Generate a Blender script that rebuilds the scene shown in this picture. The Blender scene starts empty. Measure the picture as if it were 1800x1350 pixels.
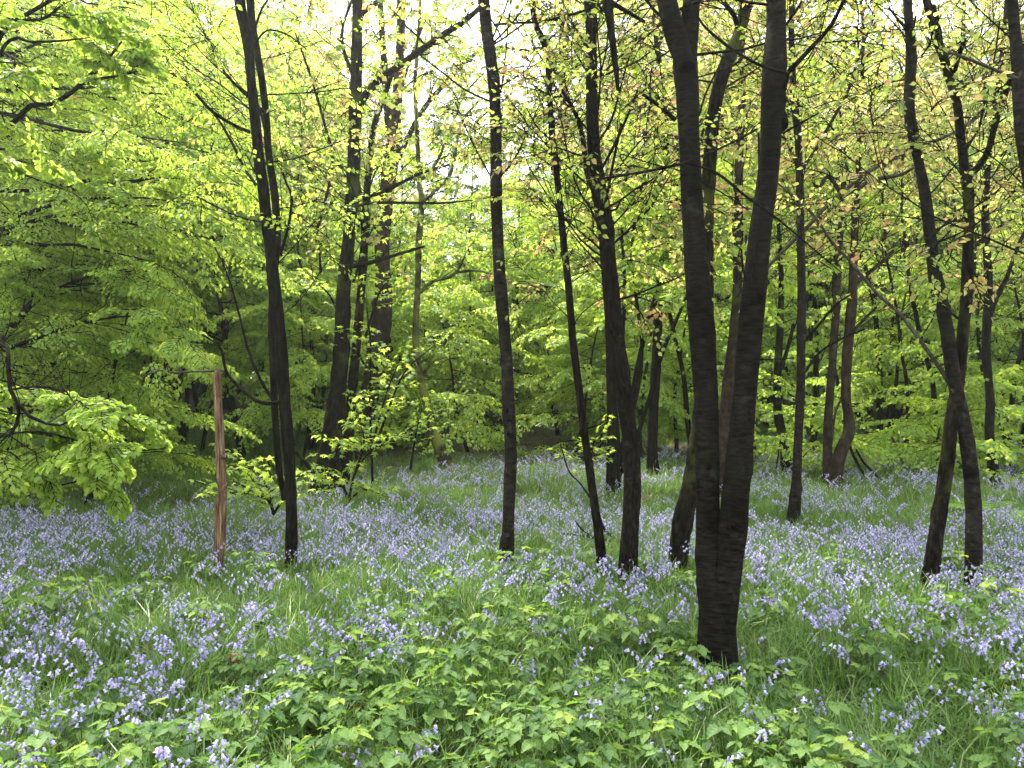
import bpy, math, random
import numpy as np
from mathutils import Vector, Matrix

# ------------------------------------------------------------------ camera, world, sun, exposure
SC = bpy.context.scene
COL = SC.collection
FPX = 1360.0            # focal length in pixels of the 1800 px wide photograph
CX, CY = 900.0, 668.0
CAMZ = 1.6
cam_d = bpy.data.cameras.new("camera"); cam = bpy.data.objects.new("camera", cam_d); COL.objects.link(cam)
cam_d.sensor_width = 36.0; cam_d.lens = 36.0*FPX/1800.0
cam_d.clip_start = 0.05; cam_d.clip_end = 2000
cam.location = (0, 0, CAMZ)
cam.rotation_euler = (math.radians(90) + math.atan((CY-675)/FPX), 0, 0)
SC.camera = cam

SUN_EL, SUN_AZ = math.radians(60), math.radians(-30)   # azimuth measured from +Y (view direction) towards +X
w = bpy.data.worlds.new("World"); SC.world = w; w.use_nodes = True
nt = w.node_tree; nt.nodes.clear()
wo = nt.nodes.new('ShaderNodeOutputWorld'); bg = nt.nodes.new('ShaderNodeBackground')
sky = nt.nodes.new('ShaderNodeTexSky'); sky.sky_type = 'NISHITA'; sky.sun_disc = False
sky.sun_elevation = SUN_EL; sky.sun_rotation = SUN_AZ; sky.dust_density = 3.0; sky.air_density = 1.0
# thin bright cloud veil over the blue
tc = nt.nodes.new('ShaderNodeTexCoord'); cn = nt.nodes.new('ShaderNodeTexNoise'); cn.inputs['Scale'].default_value = 2.2; cn.inputs['Detail'].default_value = 6
cr_ = nt.nodes.new('ShaderNodeMapRange'); cr_.inputs['From Min'].default_value = .35; cr_.inputs['From Max'].default_value = .6
cr_.inputs['To Min'].default_value = .45; cr_.inputs['To Max'].default_value = .95
mx = nt.nodes.new('ShaderNodeMix'); mx.data_type = 'RGBA'
nt.links.new(tc.outputs['Generated'], cn.inputs['Vector']); nt.links.new(cn.outputs['Fac'], cr_.inputs['Value'])
nt.links.new(cr_.outputs['Result'], mx.inputs['Factor']); nt.links.new(sky.outputs['Color'], mx.inputs[6])
mx.inputs[7].default_value = (12, 12.3, 12.6, 1)
nt.links.new(mx.outputs[2], bg.inputs['Color']); bg.inputs['Strength'].default_value = 0.115
nt.links.new(bg.outputs[0], wo.inputs['Surface'])

sun_d = bpy.data.lights.new("sun", 'SUN'); sun = bpy.data.objects.new("sun", sun_d); COL.objects.link(sun)
sun_d.energy = 4.2; sun_d.angle = math.radians(4); sun_d.color = (1.0, .95, .86)
sdir = Vector((math.sin(SUN_AZ)*math.cos(SUN_EL), math.cos(SUN_AZ)*math.cos(SUN_EL), math.sin(SUN_EL)))
sun.rotation_euler = sdir.to_track_quat('Z', 'Y').to_euler()
sun.location = sdir*60
SC.view_settings.view_transform = 'Standard'; SC.view_settings.look = 'None'
SC.view_settings.exposure = 1.92; SC.view_settings.gamma = 1.0
SC.render.engine = 'CYCLES'
cy = SC.cycles
cy.max_bounces = 7; cy.diffuse_bounces = 4; cy.glossy_bounces = 2; cy.transmission_bounces = 4; cy.volume_bounces = 1; cy.transparent_max_bounces = 6
cy.use_denoising = True
cy.sample_clamp_indirect = 6

rng = np.random.default_rng(7); random.seed(7)

# ------------------------------------------------------------------ terrain
def sst(a, b, v):
    t = np.clip((v-a)/(b-a), 0, 1); return t*t*(3-2*t)
def ground(x, y):
    x = np.asarray(x, float); y = np.asarray(y, float)
    h = np.interp(x, [-9, -4, 0, 4, 9], [1.1, 1.05, .85, .3, .1])
    z = h*sst(12.5, 25, y) + .012*np.clip(y-25, 0, 200)
    z = z + .04*np.sin(x*1.3+.5)*np.sin(y*1.1+1) + .03*np.sin(x*2.9+y*1.7)*np.cos(y*2.3-x) + .02*np.sin(x*5.1)*np.sin(y*4.7)
    return z
def gp(px, py):
    """point of the ground seen at a pixel of the photograph"""
    D = 2.0
    for _ in range(4000):
        z = CAMZ-(py-CY)/FPX*D
        if z <= float(ground((px-CX)/FPX*D, D)): break
        D += .02
        if D > 70: break
    return D
def W(px, py, D):
    return np.array([(px-CX)/FPX*D, D, CAMZ-(py-CY)/FPX*D])

# ------------------------------------------------------------------ materials
def new_mat(name):
    m = bpy.data.materials.new(name); m.use_nodes = True; m.node_tree.nodes.clear(); return m, m.node_tree
def ramp(nt, fac, stops):
    r = nt.nodes.new('ShaderNodeValToRGB'); e = r.color_ramp.elements
    while len(e) < len(stops): e.new(.5)
    for k, (p, c) in enumerate(stops): e[k].position = p; e[k].color = (*c, 1)
    nt.links.new(fac, r.inputs['Fac']); return r.outputs['Color']
def leaf_mat(name, stops, tstops, mixf=.5, rough=.5, spec=.35, veins=0, streak=False):
    m, nt = new_mat(name)
    at = nt.nodes.new('ShaderNodeAttribute'); at.attribute_name = 'tint'
    col = ramp(nt, at.outputs['Fac'], stops); tcol = ramp(nt, at.outputs['Fac'], tstops)
    p = nt.nodes.new('ShaderNodeBsdfPrincipled'); p.inputs['Roughness'].default_value = rough
    p.inputs['Specular IOR Level'].default_value = spec
    t = nt.nodes.new('ShaderNodeBsdfTranslucent'); mix = nt.nodes.new('ShaderNodeMixShader'); o = nt.nodes.new('ShaderNodeOutputMaterial')
    mix.inputs[0].default_value = mixf
    nt.links.new(col, p.inputs['Base Color']); nt.links.new(tcol, t.inputs['Color'])
    nt.links.new(p.outputs[0], mix.inputs[1]); nt.links.new(t.outputs[0], mix.inputs[2]); nt.links.new(mix.outputs[0], o.inputs['Surface'])
    return m
def bark_mat(name, c1, c2, scale=(9, 9, 9), stretch=1.0, moss=None, moss_amt=.5, bump=.6, fleck=None, rough=.9, spec=.04, stain=None, rs=(.40, .52, .66)):
    m, nt = new_mat(name); N = nt.nodes.new
    tc = N('ShaderNodeTexCoord'); mp = N('ShaderNodeMapping'); mp.inputs['Scale'].default_value = scale
    nt.links.new(tc.outputs['Object'], mp.inputs['Vector'])
    n1 = N('ShaderNodeTexNoise'); n1.inputs['Scale'].default_value = 1.0; n1.inputs['Detail'].default_value = 8; n1.inputs['Roughness'].default_value = .65
    nt.links.new(mp.outputs[0], n1.inputs['Vector'])
    col = ramp(nt, n1.outputs['Fac'], [(rs[0], c1), (rs[1], tuple(a*.65+b*.35 for a, b in zip(c1, c2))), (rs[2], c2)])
    n2 = N('ShaderNodeTexNoise'); n2.inputs['Scale'].default_value = 3.0; n2.inputs['Detail'].default_value = 5
    nt.links.new(tc.outputs['Object'], n2.inputs['Vector'])
    def mixc(a, b, f):
        x = N('ShaderNodeMix'); x.data_type = 'RGBA'; nt.links.new(f, x.inputs['Factor']); nt.links.new(a, x.inputs[6])
        x.inputs[7].default_value = (*b, 1); return x.outputs[2]
    def thr(src, a, b, mul=1):
        r = N('ShaderNodeMapRange'); r.inputs['From Min'].default_value = a; r.inputs['From Max'].default_value = b; r.inputs['To Max'].default_value = mul
        nt.links.new(src, r.inputs['Value']); return r.outputs['Result']
    if fleck:   # paler patches of lichen and worn bark
        n3 = N('ShaderNodeTexNoise'); n3.inputs['Scale'].default_value = 14; n3.inputs['Detail'].default_value = 4
        nt.links.new(tc.outputs['Object'], n3.inputs['Vector'])
        col = mixc(col, fleck, thr(n3.outputs['Fac'], .6, .72, .7))
    if moss:
        col = mixc(col, moss, thr(n2.outputs['Fac'], .62-moss_amt*.25, .72-moss_amt*.2, .9))
    if stain:   # damp dark foot of the wood
        sx_ = N('ShaderNodeSeparateXYZ'); nt.links.new(tc.outputs['Object'], sx_.inputs[0]); ad = N('ShaderNodeMath'); ad.operation = 'MULTIPLY_ADD'; ad.inputs[1].default_value = -.9
        nt.links.new(n2.outputs['Fac'], ad.inputs[0]); nt.links.new(sx_.outputs['Z'], ad.inputs[2]); col = mixc(col, (.018, .010, .007), thr(ad.outputs[0], .12, -.38, .9))
    p = N('ShaderNodeBsdfPrincipled'); p.inputs['Roughness'].default_value = rough; p.inputs['Specular IOR Level'].default_value = spec
    nt.links.new(col, p.inputs['Base Color'])
    b = N('ShaderNodeBump'); b.inputs['Strength'].default_value = bump; b.inputs['Distance'].default_value = .02
    nt.links.new(n1.outputs['Fac'], b.inputs['Height']); nt.links.new(b.outputs[0], p.inputs['Normal'])
    o = N('ShaderNodeOutputMaterial'); nt.links.new(p.outputs[0], o.inputs['Surface'])
    return m
M = {}
M['cherry'] = bark_mat('cherry_bark', (.001, .0009, .0007), (.019, .0165, .0135), (16, 16, 62), bump=.6, fleck=(.027, .026, .021), moss=(.011, .014, .006), moss_amt=.12, rs=(.34, .5, .74))
M['bark'] = bark_mat('dark_bark', (.001, .0008, .0007), (.020, .017, .0135), (38, 38, 9), bump=1.0, moss=(.022, .026, .01), moss_amt=.0)
M['ridged'] = bark_mat('ridged_bark', (.001, .0008, .0007), (.024, .0195, .015), (60, 60, 14), bump=1.0, fleck=(.055, .048, .038))
M['mossy'] = bark_mat('mossy_bark', (.001, .0008, .0006), (.026, .022, .015), (35, 35, 10), moss=(.045, .055, .012), moss_amt=.35, bump=1.0)
M['mossfoot'] = bark_mat('thick_mossy_bark', (.012, .010, .007), (.06, .05, .03), (35, 35, 10), moss=(.12, .14, .03), moss_amt=.8)
M['pale'] = bark_mat('pale_bark', (.012, .0085, .0065), (.055, .039, .030), (10, 10, 7), moss=(.04, .05, .015), moss_amt=.1)
M['grey'] = bark_mat('grey_bark', (.003, .0026, .0022), (.030, .0255, .021), (14, 14, 34), rs=(.34, .5, .72), fleck=(.06, .058, .048), moss=(.025, .03, .012), moss_amt=.05)
M['red'] = bark_mat('red_brown_bark', (.07, .038, .028), (.18, .105, .08), (14, 14, 6))
M['dead'] = bark_mat('bare_dead_wood', (.05, .028, .018), (.34, .22, .135), (70, 70, 4), bump=1.0, fleck=(.05, .028, .018), stain=True)
M['log'] = bark_mat('weathered_log', (.10, .06, .035), (.34, .22, .13), (40, 40, 9), bump=1.0, fleck=(.05, .03, .02))
M['scar'] = bark_mat('branch_scar', (.0015, .0012, .001), (.014, .012, .010), (30, 30, 60), bump=1.0)
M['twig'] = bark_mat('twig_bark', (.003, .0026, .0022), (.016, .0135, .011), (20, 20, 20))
M['twig_pale'] = bark_mat('pale_painted_lit_twig', (.03, .026, .02), (.10, .088, .07), (20, 20, 20))  # pale dead sticks; the long slanting branch has its sunlight in this colour
YG = [(0, (.08, .14, .018)), (.5, (.16, .25, .03)), (1, (.26, .35, .06))]
YGT = [(0, (.26, .42, .035)), (.5, (.46, .65, .07)), (1, (.68, .80, .13))]
M['beech'] = leaf_mat('beech_leaf', YG, YGT, .55)
M['lime'] = leaf_mat('spring_leaf', [(0, (.09, .17, .025)), (.6, (.15, .26, .045)), (1, (.24, .35, .08))], [(0, (.42, .60, .06)), (.6, (.64, .80, .10)), (1, (.80, .88, .17))], .55)
M['yellow'] = leaf_mat('yellow_young_leaf', [(0, (.13, .22, .04)), (.6, (.23, .26, .07)), (.8, (.28, .21, .08)), (1, (.30, .16, .08))], [(0, (.36, .54, .08)), (.6, (.62, .62, .16)), (.8, (.72, .52, .20)), (1, (.7, .38, .18))], .55)
M['dull'] = leaf_mat('painted_shade_leaf', [(0, (.02, .05, .01)), (1, (.05, .10, .02))], [(0, (.07, .16, .02)), (1, (.14, .27, .03))], .45)  # darkened leaf colour carries the deep shade of gaps in the wood behind
M['bramble'] = leaf_mat('bramble_leaf', [(0, (.025, .06, .022)), (.4, (.08, .145, .04)), (.8, (.15, .23, .055)), (1, (.21, .27, .05))], [(0, (.15, .32, .03)), (.6, (.30, .50, .05)), (1, (.5, .62, .06))], .35, rough=.62, spec=.22)
M['grass'] = leaf_mat('grass_blade', [(0, (.035, .08, .018)), (.6, (.085, .16, .03)), (1, (.20, .27, .075))], [(0, (.08, .20, .02)), (.6, (.17, .34, .03)), (1, (.34, .44, .09))], .4, rough=.4, spec=.5)
M['bell'] = leaf_mat('bluebell_flower', [(0, (.19, .175, .40)), (.5, (.36, .34, .58)), (1, (.57, .55, .73))], [(0, (.24, .23, .52)), (.5, (.42, .40, .64)), (1, (.60, .58, .82))], .4, spec=.2)
M['stalk'] = leaf_mat('green_stalk', [(0, (.06, .10, .03)), (1, (.12, .16, .05))], [(0, (.1, .2, .03)), (1, (.2, .3, .05))], .15)
M['fern'] = leaf_mat('fern_frond', [(0, (.08, .17, .02)), (1, (.15, .27, .04))], [(0, (.3, .5, .04)), (1, (.5, .7, .08))], .45)
M['litter'] = leaf_mat('dead_leaf', [(0, (.03, .016, .010)), (.6, (.08, .042, .026)), (1, (.17, .10, .06))], [(0, (.1, .04, .02)), (1, (.25, .13, .06))], .2, spec=.2)

# ------------------------------------------------------------------ mesh helpers
def build_mesh(name, parts, mats, smooth=False):
    """parts: list of (V (n,3), F (m,k), tint (n,) or None, material index)"""
    me = bpy.data.meshes.new(name)
    nv = sum(len(p[0]) for p in parts); nf = sum(len(p[1]) for p in parts); nl = sum(p[1].size for p in parts)
    V = np.concatenate([p[0] for p in parts]).astype(np.float32)
    off = 0; L = []; S = []; MI = []; T = []; lo = 0
    for v, f, t, mi in parts:
        L.append((f+off).ravel()); k = f.shape[1]
        S.append(lo+np.arange(len(f))*k); lo += f.size; MI.append(np.full(len(f), mi)); off += len(v)
        T.append(np.full(len(v), .5) if t is None else t)
    me.vertices.add(nv); me.loops.add(nl); me.polygons.add(nf)
    me.vertices.foreach_set('co', V.ravel())
    me.loops.foreach_set('vertex_index', np.concatenate(L).astype(np.int32))
    me.polygons.foreach_set('loop_start', np.concatenate(S).astype(np.int32))
    me.polygons.foreach_set('material_index', np.concatenate(MI).astype(np.int32))
    if smooth: me.polygons.foreach_set('use_smooth', np.ones(nf, bool))
    a = me.attributes.new('tint', 'FLOAT', 'POINT'); a.data.foreach_set('value', np.concatenate(T).astype(np.float32))
    for m in mats: me.materials.append(m)
    me.update(calc_edges=True)
    return me
def link(name, me, parent=None, loc=None, col=COL):
    o = bpy.data.objects.new(name, me); 
    if col: col.objects.link(o)
    if parent: o.parent = parent
    if loc is not None: o.location = loc
    return o
def tag(o, label=None, cat=None, group=None, kind=None):
    for k, v in (('label', label), ('category', cat), ('group', group), ('kind', kind)):
        if v: o[k] = v
    return o
def unit(v):
    v = np.asarray(v, float); return v/(np.linalg.norm(v)+1e-12)

class Tubes:
    def __init__(s): s.V = []; s.F = []; s.n = 0; s.T = []
    def add(s, pts, rad, sides=6, rough=0.0, seed=0, tint=None, lump=None):
        pts = np.asarray(pts, float); rad = np.asarray(rad, float); n = len(pts)
        if n < 2: return
        t = np.gradient(pts, axis=0); t /= (np.linalg.norm(t, axis=1)[:, None]+1e-12)
        u = np.cross(t[0], (0, 1, 0) if abs(t[0][2]) > .7 else (0, 0, 1)); u = unit(u)
        U = np.empty((n, 3))
        for i in range(n):
            u = u-t[i]*np.dot(u, t[i]); u = u/(np.linalg.norm(u)+1e-12); U[i] = u
        Bn = np.cross(t, U)
        a = np.arange(sides)/sides*2*np.pi
        r = np.repeat(rad[:, None], sides, 1)
        if rough:
            rg = np.random.default_rng(seed); arc = np.concatenate([[0], np.cumsum(np.linalg.norm(np.diff(pts, axis=0), axis=1))])[:, None]
            ph = rg.uniform(0, 6.28, 8)
            nz = .5*np.sin(2*a+ph[0]+arc*1.7)+.35*np.sin(3*a+ph[1]-arc*3.1)+.3*np.sin(a+ph[2]+arc*5.3)+.25*np.sin(5*a+ph[3]+arc*2.3)+.4*np.sin(arc*9+ph[4])+.25*np.sin(arc*23+ph[5]+a)
            r = r*(1+rough*nz+rough*.7*rg.uniform(-1, 1, r.shape))
        if lump is not None: r = r*lump(pts, a)
        V = pts[:, None]+r[..., None]*(np.cos(a)[None, :, None]*U[:, None]+np.sin(a)[None, :, None]*Bn[:, None])
        V = V.reshape(-1, 3)
        i = np.arange(n-1)[:, None]*sides; j = np.arange(sides)[None]; j2 = (j+1) % sides
        F = np.stack([i+j, i+j2, i+sides+j2, i+sides+j], -1).reshape(-1, 4)
        # closed ends
        V = np.vstack([V, pts[:1], pts[-1:]+t[-1:]*rad[-1]*.6])
        c0, c1 = n*sides, n*sides+1; j = np.arange(sides); j2 = (j+1) % sides
        F = np.vstack([F, np.stack([j2, j, np.full(sides, c0), np.full(sides, c0)], -1), np.stack([(n-1)*sides+j, (n-1)*sides+j2, np.full(sides, c1), np.full(sides, c1)], -1)])
        s.V.append(V); s.F.append(F+s.n); s.n += len(V); s.T.append(np.full(len(V), .5 if tint is None else tint))
    def segs(s, P0, P1, r):
        """many thin three-sided twigs at once"""
        P0 = np.asarray(P0); P1 = np.asarray(P1); n = len(P0)
        if n == 0: return
        d = P1-P0; d /= (np.linalg.norm(d, axis=1)[:, None]+1e-9)
        u = np.cross(d, (.3, .2, .93)); u /= (np.linalg.norm(u, axis=1)[:, None]+1e-9); v = np.cross(d, u)
        r = np.broadcast_to(np.asarray(r, float), (n,))
        V = np.empty((n, 6, 3))
        for k in range(3):
            a = k*2.0944; o = (math.cos(a)*u+math.sin(a)*v)*r[:, None]
            V[:, k] = P0+o; V[:, 3+k] = P1+o*.6
        F = np.array([[0, 1, 4, 3], [1, 2, 5, 4], [2, 0, 3, 5]])
        F = (np.arange(n)[:, None, None]*6+F[None]).reshape(-1, 4)
        s.V.append(V.reshape(-1, 3)); s.F.append(F+s.n); s.n += n*6; s.T.append(np.full(n*6, .5))
    def part(s, mi=0, org=(0, 0, 0)):
        V = np.concatenate(s.V)-np.asarray(org); F = np.concatenate(s.F)
        tri = F[:, 2] == F[:, 3]
        out = [(V, F[~tri], np.concatenate(s.T), mi)]
        s._tri = F[tri][:, :3]
        return V, F[~tri], F[tri][:, :3], np.concatenate(s.T)
    def mesh(s, name, mat, org=(0, 0, 0), smooth=True, extra=()):
        V, Q, T3, tt = s.part(0, org)
        parts = [(V, Q, tt, 0)]
        if len(T3): parts.append((V, T3, tt, 0))   # cap fans on their own copy of the ring
        used = np.unique(T3) if len(T3) else None
        if len(T3):
            remap = np.zeros(len(V), int); remap[used] = np.arange(len(used)); parts[1] = (V[used], remap[T3], tt[used], 0)
        mats = [mat]+[m for m, _ in extra]
        for k, (_, pl) in enumerate(extra):
            for p in pl: parts.append((p[0]-np.asarray(org), p[1], p[2], k+1))
        return build_mesh(name, parts, mats, smooth)

def cr(pts, step):
    """Catmull-Rom through rows of any width, resampled at about STEP (first three columns are position)"""
    P = np.asarray(pts, float)
    if len(P) == 2: P = np.vstack([P[0], (P[0]+P[1])/2, P[1]])
    E = np.vstack([2*P[0]-P[1], P, 2*P[-1]-P[-2]]); out = []
    for i in range(len(P)-1):
        a, b, c, d = E[i:i+4]; n = max(1, int(np.linalg.norm((c-b)[:3])/step))
        t = np.arange(n)[:, None]/n
        out.append(.5*((2*b)+(-a+c)*t+(2*a-5*b+4*c-d)*t*t+(-a+3*b-3*c+d)*t**3))
    out.append(P[-1:]); return np.vstack(out)

# leaf outlines: x across, y along, z up
LEAF2 = (np.array([[0, 0, 0], [.40, .42, .08], [0, 1, -.06], [-.40, .42, .08]]), np.array([[0, 1, 2], [0, 2, 3]]))
LEAF4 = (np.array([[0, 0, 0], [.28, .22, .05], [.35, .5, .07], [0, 1, -.10], [-.35, .5, .07], [-.28, .22, .05], [0, .55, -.02]]),
         np.array([[0, 1, 2, 6], [6, 2, 3, 3], [0, 6, 4, 5], [6, 3, 4, 4]]))
def fix(lf):   # quads with a doubled corner become separate triangles
    V, F = lf; out = []
    for f in F:
        if len(f) == 4 and f[2] == f[3]: out.append(f[:3])
        elif len(f) == 4: out.append(f[:3]); out.append([f[0], f[2], f[3]])
        else: out.append(f)
    return V, np.array(out)
LEAF4 = fix(LEAF4)
def palmate():
    ang = [-150, -118, -95, -62, -42, -22, 0, 22, 42, 62, 95, 118, 150]
    rad = [.28, .62, .30, .85, .42, .50, 1.0, .50, .42, .85, .30, .62, .28]
    V = [[0, .0, 0]]+[[math.sin(math.radians(a))*r*.62, .30+math.cos(math.radians(a))*r*.66, -.16*r*r] for a, r in zip(ang, rad)]
    V = np.array(V); V[0] = [0, .22, .05]
    F = np.array([[0, k+1, k] for k in range(1, 13)]+[[0, 1, 13]])
    return V, F
PALM = palmate()
def serrate(n=7, wd=.40):
    """a pleated, toothed bramble leaflet"""
    V = []; ys = np.linspace(0, 1, n+1)
    def hw(t): return wd*math.sin(math.pi*min(1, t**.75))**.75*(1-.15*t)
    for k, t in enumerate(ys):
        h = hw(t) if 0 < t < 1 else .001; h = max(h, wd*.45) if k == 1 else h
        for u in (-1, -.5, 0, .5, 1):
            back = -.07*abs(u)*1.2
            z = .13*abs(u)-.24*t*t+(.03 if k % 2 else -.025)*min(1, abs(u)*1.5)
            V.append([u*h*(1.0 if k % 2 else (.84 if abs(u) == 1 else 1)), t+back*(0 if t in (0, 1) else 1), z])
    F = []
    for k in range(n):
        for j in range(4):
            a = k*5+j; F += [[a, a+1, a+6], [a, a+6, a+5]]
    return np.array(V), np.array(F)
SERR = serrate(9, .41)
SERR_T = np.array([(.10 if k % 2 else -.12)*(1 if j in (1, 3) else (.6 if j != 2 else -1.2)) for k in range(10) for j in range(5)])

def leaves_geo(P, D, N, size, leaf, tint, vt=None):
    D = D/(np.linalg.norm(D, axis=1)[:, None]+1e-9); X = np.cross(D, N); X /= (np.linalg.norm(X, axis=1)[:, None]+1e-9); N2 = np.cross(X, D)
    LV, LF = leaf; n = len(P)
    size = np.broadcast_to(size, (n,))[:, None, None]
    V = P[:, None]+size*(LV[None, :, 0:1]*X[:, None]+LV[None, :, 1:2]*D[:, None]+LV[None, :, 2:3]*N2[:, None])
    F = (np.arange(n)[:, None, None]*len(LV)+LF[None]).reshape(-1, LF.shape[1])
    tv = np.repeat(tint, len(LV))
    if vt is not None: tv = np.clip(tv+np.tile(vt, n), 0, 1)
    return V.reshape(-1, 3), F, tv

# a flat, layered spray of leafy twigs, one metre long, pointing along +Y
def make_spray(rg, droop=.25, nside=13, gap=.042):
    LP, LD, LN, S0, S1, SR = [], [], [], [], [], []
    ts = np.linspace(0, 1, 9); sw = rg.uniform(-.15, .15)
    axis = np.stack([sw*ts**2+.02*np.sin(ts*9+rg.uniform(0, 6)), ts, -droop*ts**2], 1)
    def line(poly, r0, r1):
        for i in range(len(poly)-1):
            S0.append(poly[i]); S1.append(poly[i+1]); SR.append(r0+(r1-r0)*i/len(poly))
    line(axis, .006, .002)
    def put(poly, start=0.0):
        seg = np.linalg.norm(np.diff(poly, axis=0), axis=1); cum = np.concatenate([[0], np.cumsum(seg)]); k = 0
        a = start
        while a < cum[-1]+.01:
            i = min(len(poly)-2, int(np.searchsorted(cum, a)-1)); i = max(i, 0)
            p = poly[i]+(poly[i+1]-poly[i])*min(1, (a-cum[i])/max(seg[i], 1e-6)); d = unit(poly[i+1]-poly[i])
            sd = np.cross(d, (0, 0, 1)); sg = 1 if k % 2 else -1
            LP.append(p+rg.normal(0, .006, 3)); LD.append(d*.7+sd*sg*rg.uniform(.5, .9)+np.array([0, 0, rg.uniform(-.95, -.1)])); LN.append(np.array([rg.normal(0, .35), rg.normal(0, .35), 1.0]))
            k += 1; a += gap*rg.uniform(.75, 1.3)
        LP.append(poly[-1]); LD.append(unit(poly[-1]-poly[-2])+np.array([0, 0, -.3])); LN.append(np.array([rg.normal(0, .3), rg.normal(0, .3), 1.0]))
    put(axis, .15)
    for k in range(nside):
        t = .06+.88*(k+rg.uniform(-.3, .3))/nside; i = min(7, max(0, int(t*8))); p = axis[i]+(axis[i+1]-axis[i])*(t*8-i)
        L = (.14+.42*(1-t)**.8)*rg.uniform(.6, 1.15); sg = 1 if k % 2 else -1; an = math.radians(rg.uniform(38, 62))
        q = np.linspace(0, 1, 5)
        poly = p+np.stack([sg*math.sin(an)*L*q, math.cos(an)*L*q+.05*L*q*q, -droop*1.1*L*q*q+rg.uniform(-.06, .06)*q*L], 1)
        line(poly, .003, .0015); put(poly, .04)
    return tuple(np.array(a) for a in (LP, LD, LN, S0, S1, SR))
rs = np.random.default_rng(11)
SPR = [make_spray(rs, droop=d) for d in (.12, .2, .3, .38, .5, .28)]
SPRF = [make_spray(rs, droop=d, nside=10, gap=.075) for d in (.15, .25, .35, .5)]      # coarser, for far trees
def palm_spray(rg):
    LP, LD, LN, S0, S1, SR = [], [], [], [], [], []
    for k in range(5):
        t = .2+.2*k; p = np.array([.06*math.sin(k*2), t, .08*t]); S0.append(p-np.array([0, .2, .016])); S1.append(p); SR.append(.005)
        for sg in (-1, 1):
            e = p+np.array([sg*.10, .03, .03]); S0.append(p); S1.append(e); SR.append(.0025)
            LP.append(e); LD.append(np.array([sg*.9, rg.uniform(-.2, .5), -.25])); LN.append(np.array([rg.normal(0, .2), rg.normal(0, .2), 1.]))
    LP.append(np.array([0, 1, .08])); LD.append(np.array([0, 1., -.2])); LN.append(np.array([0, .1, 1.]))
    return tuple(np.array(a) for a in (LP, LD, LN, S0, S1, SR))
SPRP = [palm_spray(rs) for _ in range(3)]

class Foliage:
    """sprays gathered for one crown"""
    def __init__(s): s.items = {}
    def add(s, pos, d, scale=1.0, roll=0.0, fam='near', keep=1.0, up=None):
        d = unit(d); up = np.array([0, 0, 1.]) if up is None else up
        if abs(d[2]) > .93: up = np.array([random.uniform(-1, 1), random.uniform(-1, 1), .2])
        x = unit(np.cross(d, up)); z = np.cross(x, d)
        c, sn = math.cos(roll), math.sin(roll); x, z = x*c+z*sn, z*c-x*sn
        fl = {'near': SPR, 'far': SPRF, 'palm': SPRP}[fam]; k = random.randrange(len(fl))
        s.items.setdefault((fam, k, keep), []).append((np.asarray(pos), np.stack([x, d, z], 1), scale))
    def geo(s, leafsize, leaf, seed=1, twigs=None, tb=0.0, org=None):
        rg = np.random.default_rng(seed); out = []
        for (fam, k, keep), it in s.items.items():
            t = {'near': SPR, 'far': SPRF, 'palm': SPRP}[fam][k]
            P = np.stack([i[0] for i in it]); R = np.stack([i[1] for i in it]); S = np.array([i[2] for i in it])
            LP = P[:, None]+S[:, None, None]*np.einsum('kij,nj->kni', R, t[0])
            LD = np.einsum('kij,nj->kni', R, t[1]); LN = np.einsum('kij,nj->kni', R, t[2])
            n = LP.shape[0]*LP.shape[1]; tint = np.clip(np.repeat(rg.normal(.5+tb, .16, LP.shape[0]), LP.shape[1])+rg.normal(0, .17, n), 0, 1)
            LP, LD, LN = (a.reshape(-1, 3) for a in (LP, LD, LN)); LN = LN+rg.normal(0, .30, LN.shape); LD = LD+rg.normal(0, .22, LD.shape)
            m = rg.uniform(0, 1, n) < keep
            sz = leafsize*rg.uniform(.6, 1.2, n)
            if fam == 'palm': sz = sz*1.7
            out.append(leaves_geo(LP[m], LD[m], LN[m], sz[m], PALM if fam == 'palm' else leaf, tint[m]))
            if twigs is not None:
                A = P[:, None]+S[:, None, None]*np.einsum('kij,nj->kni', R, t[3]); B = P[:, None]+S[:, None, None]*np.einsum('kij,nj->kni', R, t[4])
                twigs.segs(A.reshape(-1, 3), B.reshape(-1, 3), np.tile(t[5], len(it)))
        return out

def limb(tb, fo, start, d, length, r, sc=.8, droop=.25, every=.3, fam='near', keep=1.0, first=.25, up0=0.0, sides=5, roll=.5):
    """a bending limb with leafy sprays alternating along it"""
    n = max(4, int(length/.25)); p = np.array(start, float); d = unit(d); pts = [p.copy()]; st = length/n; wv = np.random.uniform(-1, 1, 3)
    for i in range(n):
        d = unit(d+np.array([0, 0, -droop*st])+np.random.normal(0, .06, 3)+wv*.03); p = p+d*st; pts.append(p.copy())
    pts = np.array(pts); rad = np.linspace(r, r*.25, n+1)
    tb.add(pts, rad, sides)
    a = first*length; k = random.randrange(2)
    while fo is not None and a < length:
        i = min(n-1, int(a/st)); q = pts[i]+(pts[i+1]-pts[i])*(a/st-i); dd = unit(pts[i+1]-pts[i])
        sd = unit(np.cross(dd, (0, 0, 1))) if abs(dd[2]) < .95 else unit(np.random.normal(0, 1, 3))
        sg = 1 if k % 2 else -1
        fo.add(q, dd*.75+sd*sg*random.uniform(.5, 1.0)+np.array([0, 0, random.uniform(-.15, .2)]), sc*random.uniform(.7, 1.15)*(1-.35*a/length), random.uniform(-roll, roll), fam, keep)
        k += 1; a += every*random.uniform(.7, 1.3)
    if fo is not None: fo.add(pts[-1], pts[-1]-pts[-2], sc*.8, random.uniform(-roll, roll), fam, keep)
    return pts

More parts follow.
